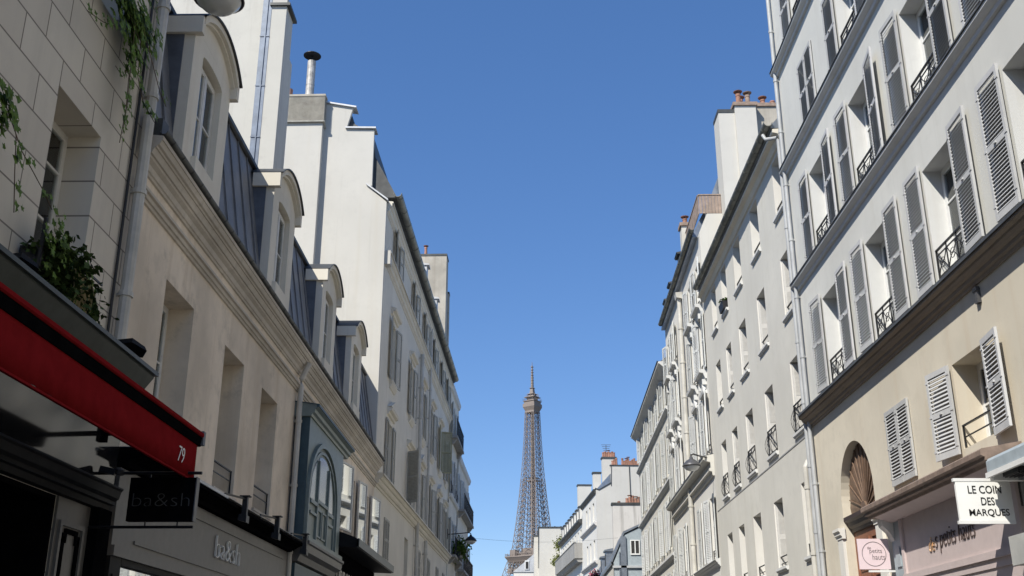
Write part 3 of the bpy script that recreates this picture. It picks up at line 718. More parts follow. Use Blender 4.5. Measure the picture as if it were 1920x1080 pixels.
b = MB('R'); b.box(.30, .62, Y5-.06, Y5+.04, 0, 9.05); b.box(.66, .72, Y5-.02, Y5+.04, 0, 8.2); b.put('drainpipe', 'zinc', bd)
b = MB('R')
for y0_ in (8.14,): 
    b.box(-.50, .06, Y5-.01, Y5+.03, 8.02, 8.10); b.box(-.50, .06, Y5-.01, Y5+.03, 8.80, 8.86)
    for q in (-.5, -.25, 0.0): b.box(q, q+.06, Y5-.01, Y5+.03, 8.10, 8.80)
fr = b.put('window', 'paint_white', bd)
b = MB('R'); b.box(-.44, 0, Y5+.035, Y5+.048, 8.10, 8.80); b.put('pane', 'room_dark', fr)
b = MB('R'); b.box(-4, 1.1, Y5-.06, Y5+.04, 7.30, 7.42); b.put('ledge', 'zinc_light', bd)
chimney(bd, 'R', -2.2, .68, 66.0, 66.5, 8.6, 11.45, 'stone_stained', [(-.25-.18*i, 66.25, .3+.08*(i % 3), i % 2) for i in range(5)]+[(.25, 66.25, .12, 0)], 'zinc_dark')
for y in (67.5, 71.5):
    b = MB('R'); b.box(.3, 1.1, y-.5, y+.5, 7.75, 8.75); b.ext([(.1, 8.75), (1.18, 8.75), (1.2, 8.83), (.1, 9.05)], y-.6, y+.6); o = b.put('dormer', 'zinc', bd)
    b = MB('R'); b.box(1.101, 1.11, y-.35, y+.35, 7.9, 8.6); b.put('pane', 'room_dark', o)
fl = thing('flower_box', 'balcony box of pink-red flowers on the slate-roofed house', 'flower box', (1.3, 75, 7.7), 'R')
b = MB('R'); b.ext([(1.16, 7.6), (1.42, 7.6), (1.45, 7.85), (1.16, 7.85)], 74, 76.4); b.put('box', 'iron_grey', fl)
b = MB('R'); leaves(b, [((1.3, 74.3+.5*i, 8.0+.12*(i % 2)), .16) for i in range(5)], 60, .12); b.put('flowers', 'flower_pink', fl)
b = MB('R'); leaves(b, [((1.32, 74.3+.5*i, 7.9), .14) for i in range(5)], 50, .12); b.put('foliage', 'leaf_dark', fl)

# ================================================================== RIGHT 6 and 7
P6 = (5.5, 84.0)
S6 = lambda s: 84+s
bd = thing('apartment_building', 'white building with blank side wall and rows of terracotta chimney pots, behind the slate-roofed house', 'building', (.5, 88.5, 0), 'R')
cs = [1.7, 4.0, 6.0]
rws = [(4.5, 1.8), (7.3, 1.8), (10.1, 1.5), (13.05, 1.45)]
wallpart(bd, 'R', S6(0), S6(9), 0, 15.3, [(S6(s)-.45, S6(s)+.45, z, z+h) for z, h in rws for s in cs], 'stone_white', .2, d=.5)
for z, h in rws:
    for s in cs: window(bd, 'R', S6(s), z, .9, h, -.32, 'paint_white', (.5,), sill=None)
for z in (9.75, 12.65): prof_part(bd, 'R', 'string_course', [(.49, z-.12), (.58, z-.1), (.72, z+.05), (.72, z+.14), (.49, z+.18)], S6(0), S6(9), 'stone_stained')
prof_part(bd, 'R', 'cornice', [(.49, 15.0), (.6, 15.05), (.72, 15.25), (.72, 15.35), (.49, 15.4)], S6(0), S6(9), 'zinc_dark')
b = MB('R'); b.ext([(.499, 0), (.499, 15.35), (.27, 15.25), (-.72, 15.8), (-.72, 17.2), (-5, 17.2), (-5, 0)], S6(0)-.15, S6(0)-.001); b.put('side_wall', 'stone_gable', bd)
b = MB('R'); b.ext([(.55, 15.36), (.27, 15.26), (-.72, 15.82), (-.72, 15.90), (.27, 15.33), (.55, 15.44)], S6(0)-.2, S6(0)+.1); b.box(-5, -.66, S6(0)-.2, S6(0)+.1, 17.201, 17.28); b.bar((-2.2, S6(0)-.18, 17.2), (-2.25, S6(0)-.18, 11.4), .06); b.bar((-.78, S6(0)-.17, 17.2), (-.72, S6(0)-.17, 15.6), .04); b.put('coping', 'zinc_dark', bd)
solid(bd, 'R', 'roof', [(.5, 15.3), (-.7, 16.6), (-5, 17.0), (-5, 15.3)], S6(.12), S6(9), 'zinc')
chimney(bd, 'R', -4.9, -.85, S6(.11), S6(.6), 16.4, 17.15, 'stone_gable', [(-.95-.16*i, S6(.35), .42+.1*(i % 3), (1 if i in (7, 8) else 0)) for i in range(18) if i not in (3, 4)], 'clay_cap', label='long stack with a row of orange pots')
chimney(bd, 'R', -1.5, -.38, S6(2.0), S6(2.6), 15, 18.2, 'stone_gable', [(-.5-.15*i, S6(2.3), .42+.07*(i % 2), 1 if i == 3 else 0) for i in range(7)], 'zinc_dark')
chimney(bd, 'R', -.65, .0, S6(5.0), S6(5.5), 15, 17.5, 'stone_gable', (), 'zinc_dark')
rotate_root(bd, P6, -4.1)
bd = thing('apartment_building', 'white building with solid parapet balcony and a row of small attic dormers', 'building', (.5, 102, 0), 'R')
cs = [1.2+2.1*i for i in range(8)]
Y7 = S6(9)
rws = [(8.0, 1.9), (12.0, 1.5)]
wallpart(bd, 'R', Y7+.01, Y7+18, 0, 14.1, [(Y7+s-.4, Y7+s+.4, z, z+h) for z, h in rws for s in cs], 'stone_white', .2, d=.5)
for z, h in rws:
    for s in cs: window(bd, 'R', Y7+s, z, .8, h, -.32, 'paint_white', (.5,))
prof_part(bd, 'R', 'cornice', [(.49, 13.85), (.7, 13.95), (.85, 14.12), (.85, 14.25), (.49, 14.3)], Y7+.1, Y7+18, 'zinc_dark')
solid(bd, 'R', 'roof', [(.5, 14.2), (.3, 15.4), (-.5, 16.0), (-5, 16.2), (-5, 14.2)], Y7+.05, Y7+18, 'zinc')
for s in cs:
    b = MB('R'); b.box(-.2, .62, Y7+s-.45, Y7+s+.45, 14.3, 15.4); o = b.put('dormer', 'stone_white', bd)
    b = MB('R'); b.ext([(-.2, 15.4), (.72, 15.4), (.72, 15.48), (-.2, 15.62)], Y7+s-.55, Y7+s+.55); b.put('dormer_roof', 'zinc_dark', o)
    b = MB('R'); b.box(.621, .63, Y7+s-.25, Y7+s+.25, 14.45, 15.25); b.put('pane', 'room_dark', o)
b = MB('R'); b.box(.501, 1.2, Y7+.4, Y7+17.5, 11.0, 11.2); b.box(1.1, 1.2, Y7+.4, Y7+17.5, 11.201, 12.3); b.box(.501, 1.1, Y7+.4, Y7+.5, 11.201, 12.3); b.box(1.05, 1.25, Y7+.35, Y7+17.5, 12.3, 12.36); b.ext([(.501, 10.7), (.9, 10.7), (1.1, 10.999), (.501, 10.999)], Y7+.5, Y7+17.4); b.put('balcony', 'balcony_stone', bd)
chimney(bd, 'R', -1.75, -.45, Y7+10.5, Y7+11.2, 14.5, 18.9, 'stone_gable', (), 'zinc_dark')
solid(bd, 'R', 'side_wall', [(.49, 0), (-6, 0), (-6, 15), (.49, 14.1)], Y7+17.9, Y7+18.0, 'stone_white')
rotate_root(bd, P6, -4.1)

# ================================================================== far end of the street
for lab, x, y, z, h in (('thin metal roof aerial with short bars above the white building with terracotta pots', 6.6, 86.5, 17.2, 2.2),):
    t = thing('aerial', lab, 'aerial', (x, y, z), 'W')
    b = MB('W'); b.bar((x, y, z), (x, y, z+h), .05); [b.bar((x-.4+.06*i, y, z+h-.15*i), (x+.4-.06*i, y, z+h-.15*i), .03) for i in range(4)]; b.put('mast', 'iron_grey', t)
bd = thing('building', 'plain white flat-roofed block with no windows in front of the lattice tower', 'building', (5.5, 122, 0), 'W')
b = MB('W'); b.box(1.38, 9, 120, 130, 0, 17.0); b.put('wall', 'stone_gable', bd)
b = MB('W'); b.box(.86, 1.379, 121, 130, 0, 16.2); b.put('side_wall', 'stone_gable', bd)
b = MB('W'); b.box(1.3, 9.1, 119.9, 130.1, 17.001, 17.1); b.bar((1.36, 119.95, 17.0), (1.30, 119.95, 12.6), .07); b.put('coping', 'zinc_dark', bd)
b = MB('W'); b.box(.8, 1.36, 120.9, 130, 16.201, 16.28); b.put('coping', 'zinc_dark', bd)
b = MB('W'); [b.tube([(x, 121, 17.1), (x, 121, 17.28)], .08, 8) for x in (3.2, 3.9, 4.6)]; b.put('roof_vent', 'iron_grey', bd)
b = MB('W'); b.box(3.6, 5.6, 117.2, 119.9, 0, 13.6); b.box(3.6, 5.6, 117.1, 117.2, 13.6, 14.4); b.box(3.55, 5.65, 117.05, 117.25, 14.4, 14.46); b.put('terrace', 'stone_white', bd)
for lab, c, rd, n in (('bushy green shrub on the upper terrace beside the plain white block', (4.0, 118, 15.0), .42, 500), ('smaller shrub below the terrace wall of the plain white block', (3.35, 117.6, 13.2), .25, 220)):
    t = thing('shrub', lab, 'shrub', (c[0], c[1], c[2]-.9))
    b = MB('W'); b.tube([(c[0], c[1], c[2]-.9), (c[0]+.05, c[1], c[2])], [.05, .02], 6); b.put('trunk', 'stem_brown', t)
    b = MB('W'); leaves(b, [(c, rd), ((c[0]+.3, c[1], c[2]+.25), rd*.7), ((c[0]-.3, c[1], c[2]-.2), rd*.6)], n, .16, flat=1); b.put('crown', 'leaf_yellow', t)
bd = thing('house', 'small white house with sloping grey roof at the foot of the tower', 'house', (.2, 140, 0), 'W')
b = MB('W'); b.box(-1.6, 4, 136, 146, 0, 13.6); b.put('wall', 'stone_white', bd)
b = MB('W'); n0 = [(-1.7, 13.6), (.9, 15.75), (1.2, 16.6), (4, 16.9), (4, 13.6)]
b.add([(x, 136-.1, z) for x, z in n0]+[(x, 146, z) for x, z in n0], [(0, 1, 2, 3, 4), (9, 8, 7, 6, 5)]+[(i, (i+1) % 5, (i+1) % 5+5, i+5) for i in range(5)]); b.put('roof', 'zinc_light', bd)
b = MB('W'); b.box(-.2, .35, 135.8, 135.89, 13.9, 15.0); b.box(.95, 1.5, 135.8, 135.89, 14.2, 15.9); fr = b.put('window', 'paint_white', bd)
b = MB('W'); b.box(-.1, .25, 135.77, 135.799, 14.0, 14.85); b.box(1.05, 1.4, 135.77, 135.799, 14.3, 15.7); b.put('pane', 'room_dark', fr)

# ================================================================== LEFT 0: cut-stone building nearest on the left
bd = thing('stone_building', 'cut-stone building at the left edge with deep window, ivy and grey drainpipe', 'building', (0, 1, 0), 'L')
holes = [(y-.58, y+.58, z, z+h) for y in (10.26, 7.0, 3.8) for z, h in ((5.45, 1.99), (8.95, 2.0))]
wallpart(bd, 'L', -10, 12.0, 0, 13.3, holes+[(4.0, 11.04, .13, 3.355, 1)], 'ashlar', .42, 'ashlar')
for y in (10.26, 7.0):
    for z, h in ((5.45, 1.99), (8.95, 2.0)): window(bd, 'L', y, z, 1.16, h, .38, 'frame_wood', (.42, .74), curt=-1)
b = MB('L'); b.box(-10, -.001, 11.9, 11.999, 0, 13.3); b.box(-10, -9.9, -10, 11.89, 0, 13.3); b.put('side_wall', 'stone_tan', bd)
solid(bd, 'L', 'roof', [(.35, 13.3), (.35, 13.5), (-1.5, 15), (-8, 15.4), (-10, 13.3)], -10, 12.0, 'zinc')
pipe(bd, 'L', 11.88, 4.95, 13.2, 'pipe_cream', .11, .072)
b = MB('L'); b.tube([(.03, 11.70, 4.9), (.03, 11.70, 13)], .018, 6); b.put('cable', 'iron_black', bd)

# black shopfront with grey hood
sh = thing('shopfront', 'black glossy shopfront with dark grey hood and moulded pilaster, under the red awning', 'shopfront', (0, 8, .13), 'L')
b = MB('L'); b.box(.001, .05, 4, 12.45, 3.62, 4.52); b.box(.05, .056, 12.2, 12.22, 4.05, 4.07); b.put('fascia', 'shop_black_gloss', sh)
b = MB('L'); b.ext([(.001, 3.36), (.10, 3.36), (.12, 3.42), (.16, 3.43), (.16, 3.47), (.20, 3.5), (.22, 3.58), (.24, 3.60), (.24, 3.619), (.001, 3.619)], 4, 12.25); b.put('moulding', 'shop_grey', sh)
b = MB('L'); b.ext([(.001, 4.53), (.42, 4.53), (.62, 4.81), (.62, 4.84), (.001, 4.90)], 3, 11.75); b.box(.60, .66, 3, 11.78, 4.83, 4.875); b.put('hood', 'hood_grey', sh)
b = MB('L'); b.box(.001, .03, 11.05, 11.9, .13, 3.355); b.box(.031, .06, 11.12, 11.17, .6, 3.12); b.box(.031, .06, 11.7, 11.75, .6, 3.12); b.box(.031, .06, 11.171, 11.699, 3.07, 3.12); b.put('pilaster', 'taupe', sh)
b = MB('L')
for y0, y1, z0, z1 in ((11.22, 11.28, .7, 2.96), (11.6, 11.66, .7, 2.96), (11.281, 11.6, 3.0, 3.05), (11.22, 11.32, 2.9, 3.0), (11.56, 11.66, 2.9, 3.0)): b.box(.0305, .055, y0, y1, z0, z1)
b.box(.001, .14, 11.9, 12.25, .13, 3.359); b.put('dark_trim', 'shop_black', sh)
b = MB('L'); b.box(-1.6, -1.5, 4, 11.04, .13, 3.355); b.box(-1.5, .0, 4, 4.03, .13, 3.355); b.box(-1.5, .0, 11.0, 11.04, .13, 3.355); b.box(-1.5, .0, 4.03, 11.0, 3.3, 3.354); b.put('entrance_recess', 'shop_black', sh)
b = MB('L'); b.box(-1.45, -1.40, 6.0, 10.9, 2.4, 2.46); [b.box(-1.46, -1.39, y, y+.1, .14, 3.29) for y in (6, 7.6, 9.2, 10.8)]; b.put('door_frame', 'shop_grey', sh)

for lab, y, s_ in (('flat dark floodlight above the grey hood, in front of the window planter', 8.62, .6), ('flat dark floodlight at the end of the grey hood beside the drainpipe', 11.15, .72)):
    t = thing('floodlight', lab, 'floodlight', (.6, y, 4.85), 'L', 'floodlights above the grey hood')
    b = MB('L'); b.add([(.30, y-.22*s_, 4.98), (.72*s_+.1, y-.25*s_, 5.0), (.84*s_+.1, y+.05, 4.97), (.72*s_+.1, y+.25*s_, 4.93), (.30, y+.24*s_, 4.95), (.34, y-.18*s_, 5.04), (.70*s_+.1, y-.2*s_, 5.06), (.80*s_+.1, y+.05, 5.02), (.7*s_+.1, y+.2*s_, 4.98), (.34, y+.2*s_, 5.0)],
                       [(0, 1, 2, 3, 4), (9, 8, 7, 6, 5)]+[(i, (i+1) % 5, (i+1) % 5+5, i+5) for i in range(5)]); b.put('housing', 'shop_grey', t)
    b = MB('L'); b.bar((.5, y, 4.84), (.5, y, 4.97), .03); b.put('bracket', 'iron_black', t)

# red awning
aw = thing('awning', 'rolled-up red fabric awning with white number 79 at its end', 'awning', (0, 8, 3.6), 'L')
b = MB('L'); b.ext([(.85, 4.10), (1.10, 4.10), (1.115, 4.20), (.95, 4.30), (.80, 4.28)], 2, 12.20); b.put('cassette', 'shop_black', aw)
b = MB('L'); b.ext([(.93, 4.302), (1.12, 4.202), (1.135, 4.215), (1.135, 4.25), (.94, 4.335)], 2, 12.18); b.put('top_fabric', 'red_fabric', aw)
b = MB('L'); b.box(.9, 1.13, 12.18, 12.26, 4.12, 4.28); b.put('end_cap', 'slate_blue', aw)
b = MB('L')
n = 120; vs = []
for i in range(n+1):
    y = 2+10.12*i/n; w_ = .006*math.sin(i*1.3)+.012*math.sin(i*.37)+(.014 if i % 14 == 0 else 0)
    vs += [(1.085, y, 4.11), (1.085+w_*.6, y, 3.9), (1.085+w_, y, 3.70), (1.077+w_, y, 3.70), (1.077, y, 4.11)]
b.add(vs, [(5*i+a, 5*i+a+1, 5*i+a+6, 5*i+a+5) for i in range(n) for a in range(4)])
b.put('valance', 'red_fabric', aw, smooth=True)
b = MB('L'); b.box(1.07, 1.10, 2, 12.12, 3.675, 3.695); b.put('hem', 'red_fabric', aw)
b = MB('L'); textmb(b, '79', .21, .17, (1.094, 11.46, 3.80), 'facade', .004, off=-.012, shear=.15); b.put('number', 'sign_white', aw)
for y in (11.9,): b = MB('L'); b.bar((.05, y, 4.2), (.9, y, 4.18), .05); b.bar((.05, y, 4.1), (.05, y, 4.3), .1); b.put('arm', 'shop_black', aw)

# projecting black sign
s = thing('hanging_sign', 'black box sign reading ba&sh hung between two black rods below the red awning', 'sign', (0, 11.9, 3.1), 'L')
b = MB('L'); b.box(.46, 1.20, 11.84, 11.94, 3.20, 3.68); b.put('panel', 'shop_black', s)
b = MB('L'); b.box(1.2005, 1.212, 11.835, 11.945, 3.195, 3.685); b.put('edge', 'iron_grey', s)
b = MB('L'); textmb(b, 'ba&sh', .64, .145, (.51, 11.838, 3.36), 'front', .003, off=-.022); b.put('lettering', 'letter_dim', s)
b = MB('L'); b.tube([(.0, 11.9, 3.74), (1.24, 11.9, 3.74)], .018, 8); b.tube([(.0, 11.9, 3.14), (1.2, 11.9, 3.14)], .016, 8)
for d_ in (.66, 1.02): b.bar((d_, 11.9, 3.68), (d_, 11.9, 3.74), .015); b.bar((d_, 11.9, 3.14), (d_, 11.9, 3.2), .015)
b.lathe([(0, 0), (.055, 0), (.06, .05), (.03, .07), (0, .07)], (.30, 11.9, 3.72), 12); b.bar((.10, 11.85, 3.78), (.28, 11.85, 3.74), .07); b.put('bracket', 'iron_black', s)

# plants on the stone building
def hang(mb, lv, pts, n, size, spread=.06):
    pts = [Vector(p) for p in pts]
    mb.tube(pts, .006, 5)
    for i in range(n):
        u = random.random()*(len(pts)-1); j = int(u); p = pts[j].lerp(pts[min(j+1, len(pts)-1)], u-j)
        leaves(lv, [(tuple(p+Vector((random.uniform(0, spread), random.gauss(0, spread), random.gauss(0, spread)))), .01)], 1, size)
def ivyleaf(mb, p, s, a, m=0):
    """five-lobed ivy leaf hanging against the wall"""
    out = []
    for j in range(10):
        an = math.pi/2+2*math.pi*j/10; rr = s*((1.0 if j else 1.1) if j % 2 == 0 else .5)
        y = rr*math.cos(an+a); z = rr*math.sin(an+a); out.append((p[0]+random.uniform(-.15, .15)*s+.2*z, p[1]+y, p[2]-z))
    mb.add([tuple(p)]+out, [(0, 1+j, 1+(j+1) % 10) for j in range(10)], m)
def ivy(label, strands, dense, parent_d=.1, org=None):
    t = thing('hanging_ivy', label, 'ivy', org, 'L')
    st = MB('L'); lv = MB('L')
    for pts, n, s_ in strands:
        pts = [Vector(p) for p in pts]; st.tube(pts, .005, 5)
        for i in range(n):
            u = (i+random.random())/n*(len(pts)-1); j = min(int(u), len(pts)-2); p = pts[j].lerp(pts[j+1], u-j)
            ivyleaf(lv, p+Vector((random.uniform(.0, .05), random.gauss(0, .035), random.gauss(0, .03))), s_*random.uniform(.5, 1.15), random.uniform(-.9, .9))
    for c, r3, n, s_ in dense:
        for i in range(n):
            p = Vector((c[0]+abs(random.gauss(0, r3[0])), c[1]+random.gauss(0, r3[1]), c[2]+random.gauss(0, r3[2]))); ivyleaf(lv, p, s_*random.uniform(.5, 1.15), random.uniform(-1.5, 1.5))
    st.put('stems', 'stem_brown', t); lv.put('leaves', 'leaf_green', t)
    return t
ivy('long ivy trailing down the stone wall beside the drainpipe from above the picture', [
    ([(.12, 10.4, 9.15), (.25, 10.75, 8.9), (.22, 10.85, 8.5), (.2, 10.95, 8.0), (.2, 10.95, 7.55)], 26, .085),
    ([(.12, 10.6, 9.1), (.26, 10.95, 8.8), (.22, 11.1, 8.4), (.25, 11.3, 8.15), (.3, 11.6, 8.05)], 24, .085),
    ([(.2, 10.4, 9.0), (.3, 10.1, 8.85), (.3, 9.7, 8.9), (.28, 9.45, 9.0)], 14, .05),
    ([(.25, 11.0, 9.0), (.3, 11.3, 8.7), (.3, 11.65, 8.5), (.3, 11.9, 8.45)], 12, .05),
    ([(.22, 10.8, 8.3), (.25, 10.6, 8.1), (.22, 10.45, 8.15)], 8, .05),
    ([(.25, 10.6, 8.75), (.3, 10.2, 8.5), (.3, 9.8, 8.3), (.28, 9.45, 8.2)], 22, .07),
    ([(.22, 10.9, 8.6), (.24, 10.8, 8.2), (.24, 10.85, 7.8), (.24, 10.8, 7.35)], 16, .07)],
    [((.12, 10.9, 9.1), (.10, .32, .13), 300, .09), ((.12, 10.2, 9.05), (.06, .3, .06), 60, .07), ((.15, 10.95, 8.6), (.07, .12, .2), 60, .085)], org=(0, 10.9, 9.2))
ivy('short ivy strands at the left edge above the grey hood', [
    ([(.2, 8.35, 6.6), (.28, 8.5, 6.2), (.26, 8.62, 5.9), (.25, 8.75, 5.55)], 18, .07),
    ([(.2, 8.3, 6.5), (.25, 8.7, 6.15), (.3, 9.1, 5.95), (.3, 9.35, 5.85)], 14, .055)],
    [((.18, 8.3, 6.35), (.08, .1, .12), 46, .075)], org=(0, 8.4, 6.6))
pl = thing('window_box', 'overflowing dark window box of ivy, leafy sprigs and dry grass under the stone window', 'planter', (.1, 10.2, 5.3), 'L')
b = MB('L'); b.ext([(.02, 5.28), (.22, 5.28), (.25, 5.5), (.02, 5.5)], 9.4, 10.7); b.bar((.27, 9.3, 5.6), (.27, 10.8, 5.6), .02); b.bar((.27, 9.32, 5.25), (.27, 9.32, 5.75), .03); b.put('box', 'iron_black', pl)
lv = MB('L'); leaves(lv, [((.24, 9.5+.17*i, 5.46-.05*(i % 3)), .09) for i in range(6)], 190, .07); leaves(lv, [((.26, 9.75+.16*i, 5.2), .10) for i in range(5)], 170, .07); leaves(lv, [((.28, 10.3, 5.0), .09), ((.3, 10.38, 4.85), .07)], 120, .065)
for i in range(26):
    y = random.uniform(9.5, 10.4); p0 = Vector((.25, y, 5.5)); p1 = p0+Vector((random.uniform(.0, .15), random.uniform(-.15, .25), random.uniform(.05, .3)))
    lv.bar(p0, p1, .005)
    for u in (.5, .65, .8, .9, 1): leaves(lv, [(tuple(p0.lerp(p1, u)), .015)], 2, .06)
lv.put('foliage', 'leaf_dark', pl)
lv = MB('L')
for (y, z, n) in ((10.3, 5.05, 80), (10.4, 4.92, 60), (10.15, 5.25, 50), (9.5, 5.55, 60)):
    for i in range(n): ivyleaf(lv, Vector((.3+random.uniform(0, .1), y+random.gauss(0, .12), z+random.gauss(0, .14))), .05*random.uniform(.6, 1.2), random.uniform(-1, 1))
for i in range(30): ivyleaf(lv, Vector((.45+random.uniform(0, .08), 10.5+random.gauss(0, .08), 4.9-.3*random.random())), .035, random.uniform(-1, 1))
lv.put('ivy_leaves', 'leaf_green', pl)
gs = MB('L')
for i in range(60):
    y = random.gauss(10.1, .08); q = random.uniform(-.1, .12)
    gs.tube([(.28, y, 5.5), (.36, y+q*.4, 5.45), (.4, y+q, 5.25), (.38, y+q*1.3, 5.0-random.random()*.15)], .0035, 4, caps=False)
gs.put('dry_grass', 'straw', pl)

# ================================================================== LEFT 1: low tan building with dormers
bd = thing('mansard_building', 'low tan stone building with heavy moulded cornice, four arched dormers and a slate mansard', 'building', (0, 23, 0), 'L')
Y1 = 34.25
lw = [(13.48, 14.76, 4.95, 6.68), (16.48, 17.72, 4.36, 6.66), (19.04, 20.34, 4.40, 6.62), (28.72, 30.36, 5.10, 6.80), (31.42, 33.1, 5.10, 6.78)]
wallpart(bd, 'L', 12.01, Y1, 0, 8.0, lw, 'stone_tan', .40)
for i, (a, c, z, zt) in enumerate(lw):
    window(bd, 'L', (a+c)/2, z, c-a, zt-z, .38, 'paint_white' if i < 3 else 'frame_wood', (.5,), curt=(1, 0, 0, 2, 0)[i], rail='bar' if i in (1, 2) else None, railh=.42, raild=-.06, railmat='iron_black', sill=(.04, .07, .05) if i < 3 else None, sillmat='stone_tan_moulding')
prof_part(bd, 'L', 'frieze_moulding', [(-.02, 7.28), (.03, 7.29), (.035, 7.33), (.06, 7.335), (.065, 7.39), (.10, 7.40), (.10, 7.44), (-.02, 7.47)], 12.01, Y1, 'stone_tan_moulding')
prof_part(bd, 'L', 'cornice', [(-.02, 7.66), (.03, 7.67), (.035, 7.70), (.055, 7.71), (.07, 7.78), (.12, 7.82), (.125, 7.85), (.15, 7.855), (.18, 7.93), (.20, 7.935), (.205, 7.96), (.235, 7.97), (.26, 8.03), (.275, 8.035), (.275, 8.09), (-.02, 8.12)], 12.01, Y1, 'stone_tan_moulding', 'weathered brown moulded cornice')
gutter(bd, 'L', 12.0, Y1-.1, 8.16, .33, .055, 'zinc_dark', .42)
b = MB('L'); b.box(-.3, .24, 12.02, 12.25, 8.1, 8.35); b.put('flashing', 'zinc_dark', bd)
b = MB('L'); mp = [(-.02, 8.14), (-.48, 11.0), (-.62, 11.08), (-.62, 8.14)]
b.ext(mp, 12.02, Y1-.02)
y = 12.3
while y < Y1:
    b.ext([(-.01, 8.16), (.012, 8.17), (-.453, 11.0), (-.48, 11.0)], y, y+.03); y += .66
b.put('mansard', 'lead_roof', bd)
b = MB('L'); b.ext([(-.44, 10.98), (-.40, 11.0), (-.40, 11.08), (-.5, 11.14), (-6, 12.2), (-9, 11), (-9, 10.6), (-.62, 11.0)], 12.02, Y1-.02); b.put('roof', 'zinc_dark', bd)
b = MB('L'); b.box(-9, -.63, 12.03, 12.2, 0, 11.0); b.box(-9, -8.9, 12.2, Y1, 0, 11); b.put('side_wall', 'stone_tan', bd)
def dormer(yc, w=1.92, zb=8.36, zt=10.70):
    hw = w/2; ow = .52; D = .02; RI = .40; RR = (hw*hw+RI*RI)/(2*RI); PH = math.asin(hw/RR)
    seg = lambda u, f=1.0: (yc-hw*f*math.sin(PH*(2*u-1))/math.sin(PH), zt-.02+RI*f*(math.cos(PH*(2*u-1))-math.cos(PH))/(1-math.cos(PH)))
    b = MB('L')
    # stone front with arched head
    top = [(seg(i/12)[0], seg(i/12)[1]+.02) for i in range(13)]
    fr_ = [(yc-hw, zb), (yc-ow, zb), (yc-ow, zt-.25)]+[(yc-ow*math.cos(math.pi*i/8), zt-.25+.20*math.sin(math.pi*i/8)) for i in range(9)]+[(yc+ow, zb), (yc+hw, zb)]
    b.extd([(yc-hw, zb), (yc-ow, zb), (yc-ow, zt), (yc-hw, zt)], D-.18, D)
    b.extd([(yc+ow, zb), (yc+hw, zb), (yc+hw, zt), (yc+ow, zt)], D-.18, D)
    b.extd([(yc-ow, zt-.28)]+[(yc-ow*math.cos(math.pi*i/8), zt-.28+.09*math.sin(math.pi*i/8)) for i in range(1, 8)]+[(yc+ow, zt-.28), (yc+ow, zt), (yc-ow, zt)], D-.42, D)
    b.extd([(yc-hw, zt)]+top[::-1][1:-1]+[(yc+hw, zt)], D-.42, D+.001)
    b.box(D-.42, D+.08, yc-ow-.06, yc+ow+.06, zb-.02, zb+.36)
    o = b.put('dormer', 'stone_cream', bd)
    b = MB('L')      # arched moulding
    for f0, f1, dd in ((1.0, 1.06, .07), (1.03, 1.12, .13)):
        n = 14
        for i in range(n):
            q0, q1 = seg(i/n), seg((i+1)/n); o0 = (f0-1)*1.4; o1 = (f1-1)*1.4
            (a, c_), (e, g), (h_, i_), (j_, k_) = (q0[0], q0[1]+o0), (q1[0], q1[1]+o0), (q1[0], q1[1]+o1), (q0[0], q0[1]+o1)
            b.extd([(a, c_), (e, g), (h_, i_), (j_, k_)], D-.02, D+dd)
    for sg in (-1, 1): b.box(D-.42, D+.12, yc+sg*hw*1.02-.06, yc+sg*hw*1.02+.06, zt-.16, zt+.12)
    b.put('dormer_moulding', 'stone_cream', o)
    b = MB('L')
    n = 14; vs = []
    for j in range(n+1):
        for f, dd in ((.17, D+.17), (.17, D-2.2), (.195, D-2.2), (.195, D+.17)):
            q = seg(j/n, 1.0); vs.append((dd, yc+(q[0]-yc)*1.08, q[1]+f-.04))
    b.add(vs, [(4*j+a, 4*j+(a+1) % 4, 4*j+4+(a+1) % 4, 4*j+4+a) for j in range(n) for a in range(4)]); b.put('dormer_roof', 'zinc_dark', o)
    for sg in (-1, 1):
        b = MB('L')
        b.box(D-2.2, D-.16, yc+sg*(hw-.02)-.04, yc+sg*(hw-.02)+.04, zb-.3, zt+.10)
        b.box(D-2.2, D-.25, yc+sg*(hw+.005)-.03, yc+sg*(hw+.005)+.03, zt-.1, zt+.12, 0)
        b.put('dormer_cheek', 'slate_blue', o)
    b = MB('L'); b.box(D-.21, D-.19, yc-ow-.05, yc+ow+.05, zb, zt); b.put('dormer_back', 'room_dark', o)
    w_, h_ = ow*2, zt-zb-.62
    f = place('window_frame', m_frame('L', w_, h_, 'frame_wood', (.5,)), o, (D-.11, yc, zb+.36), 'L')
    place('pane', m_pane('L', w_, h_), o, (D-.125, yc, zb+.36), 'L')
    place('curtain', m_curtain('L', w_, h_, 0), o, (D-.165, yc, zb+.36), 'L')
for yc in (14.38, 19.62, 24.85, 29.3): dormer(yc)
b = MB('L')       # iron snow rail with uprights along the gutter
pipe(bd, 'L', 21.9, .3, 7.4, 'pipe_cream', .10, .06, top=[(.10, 21.9, 7.55), (.25, 21.9, 7.9)])

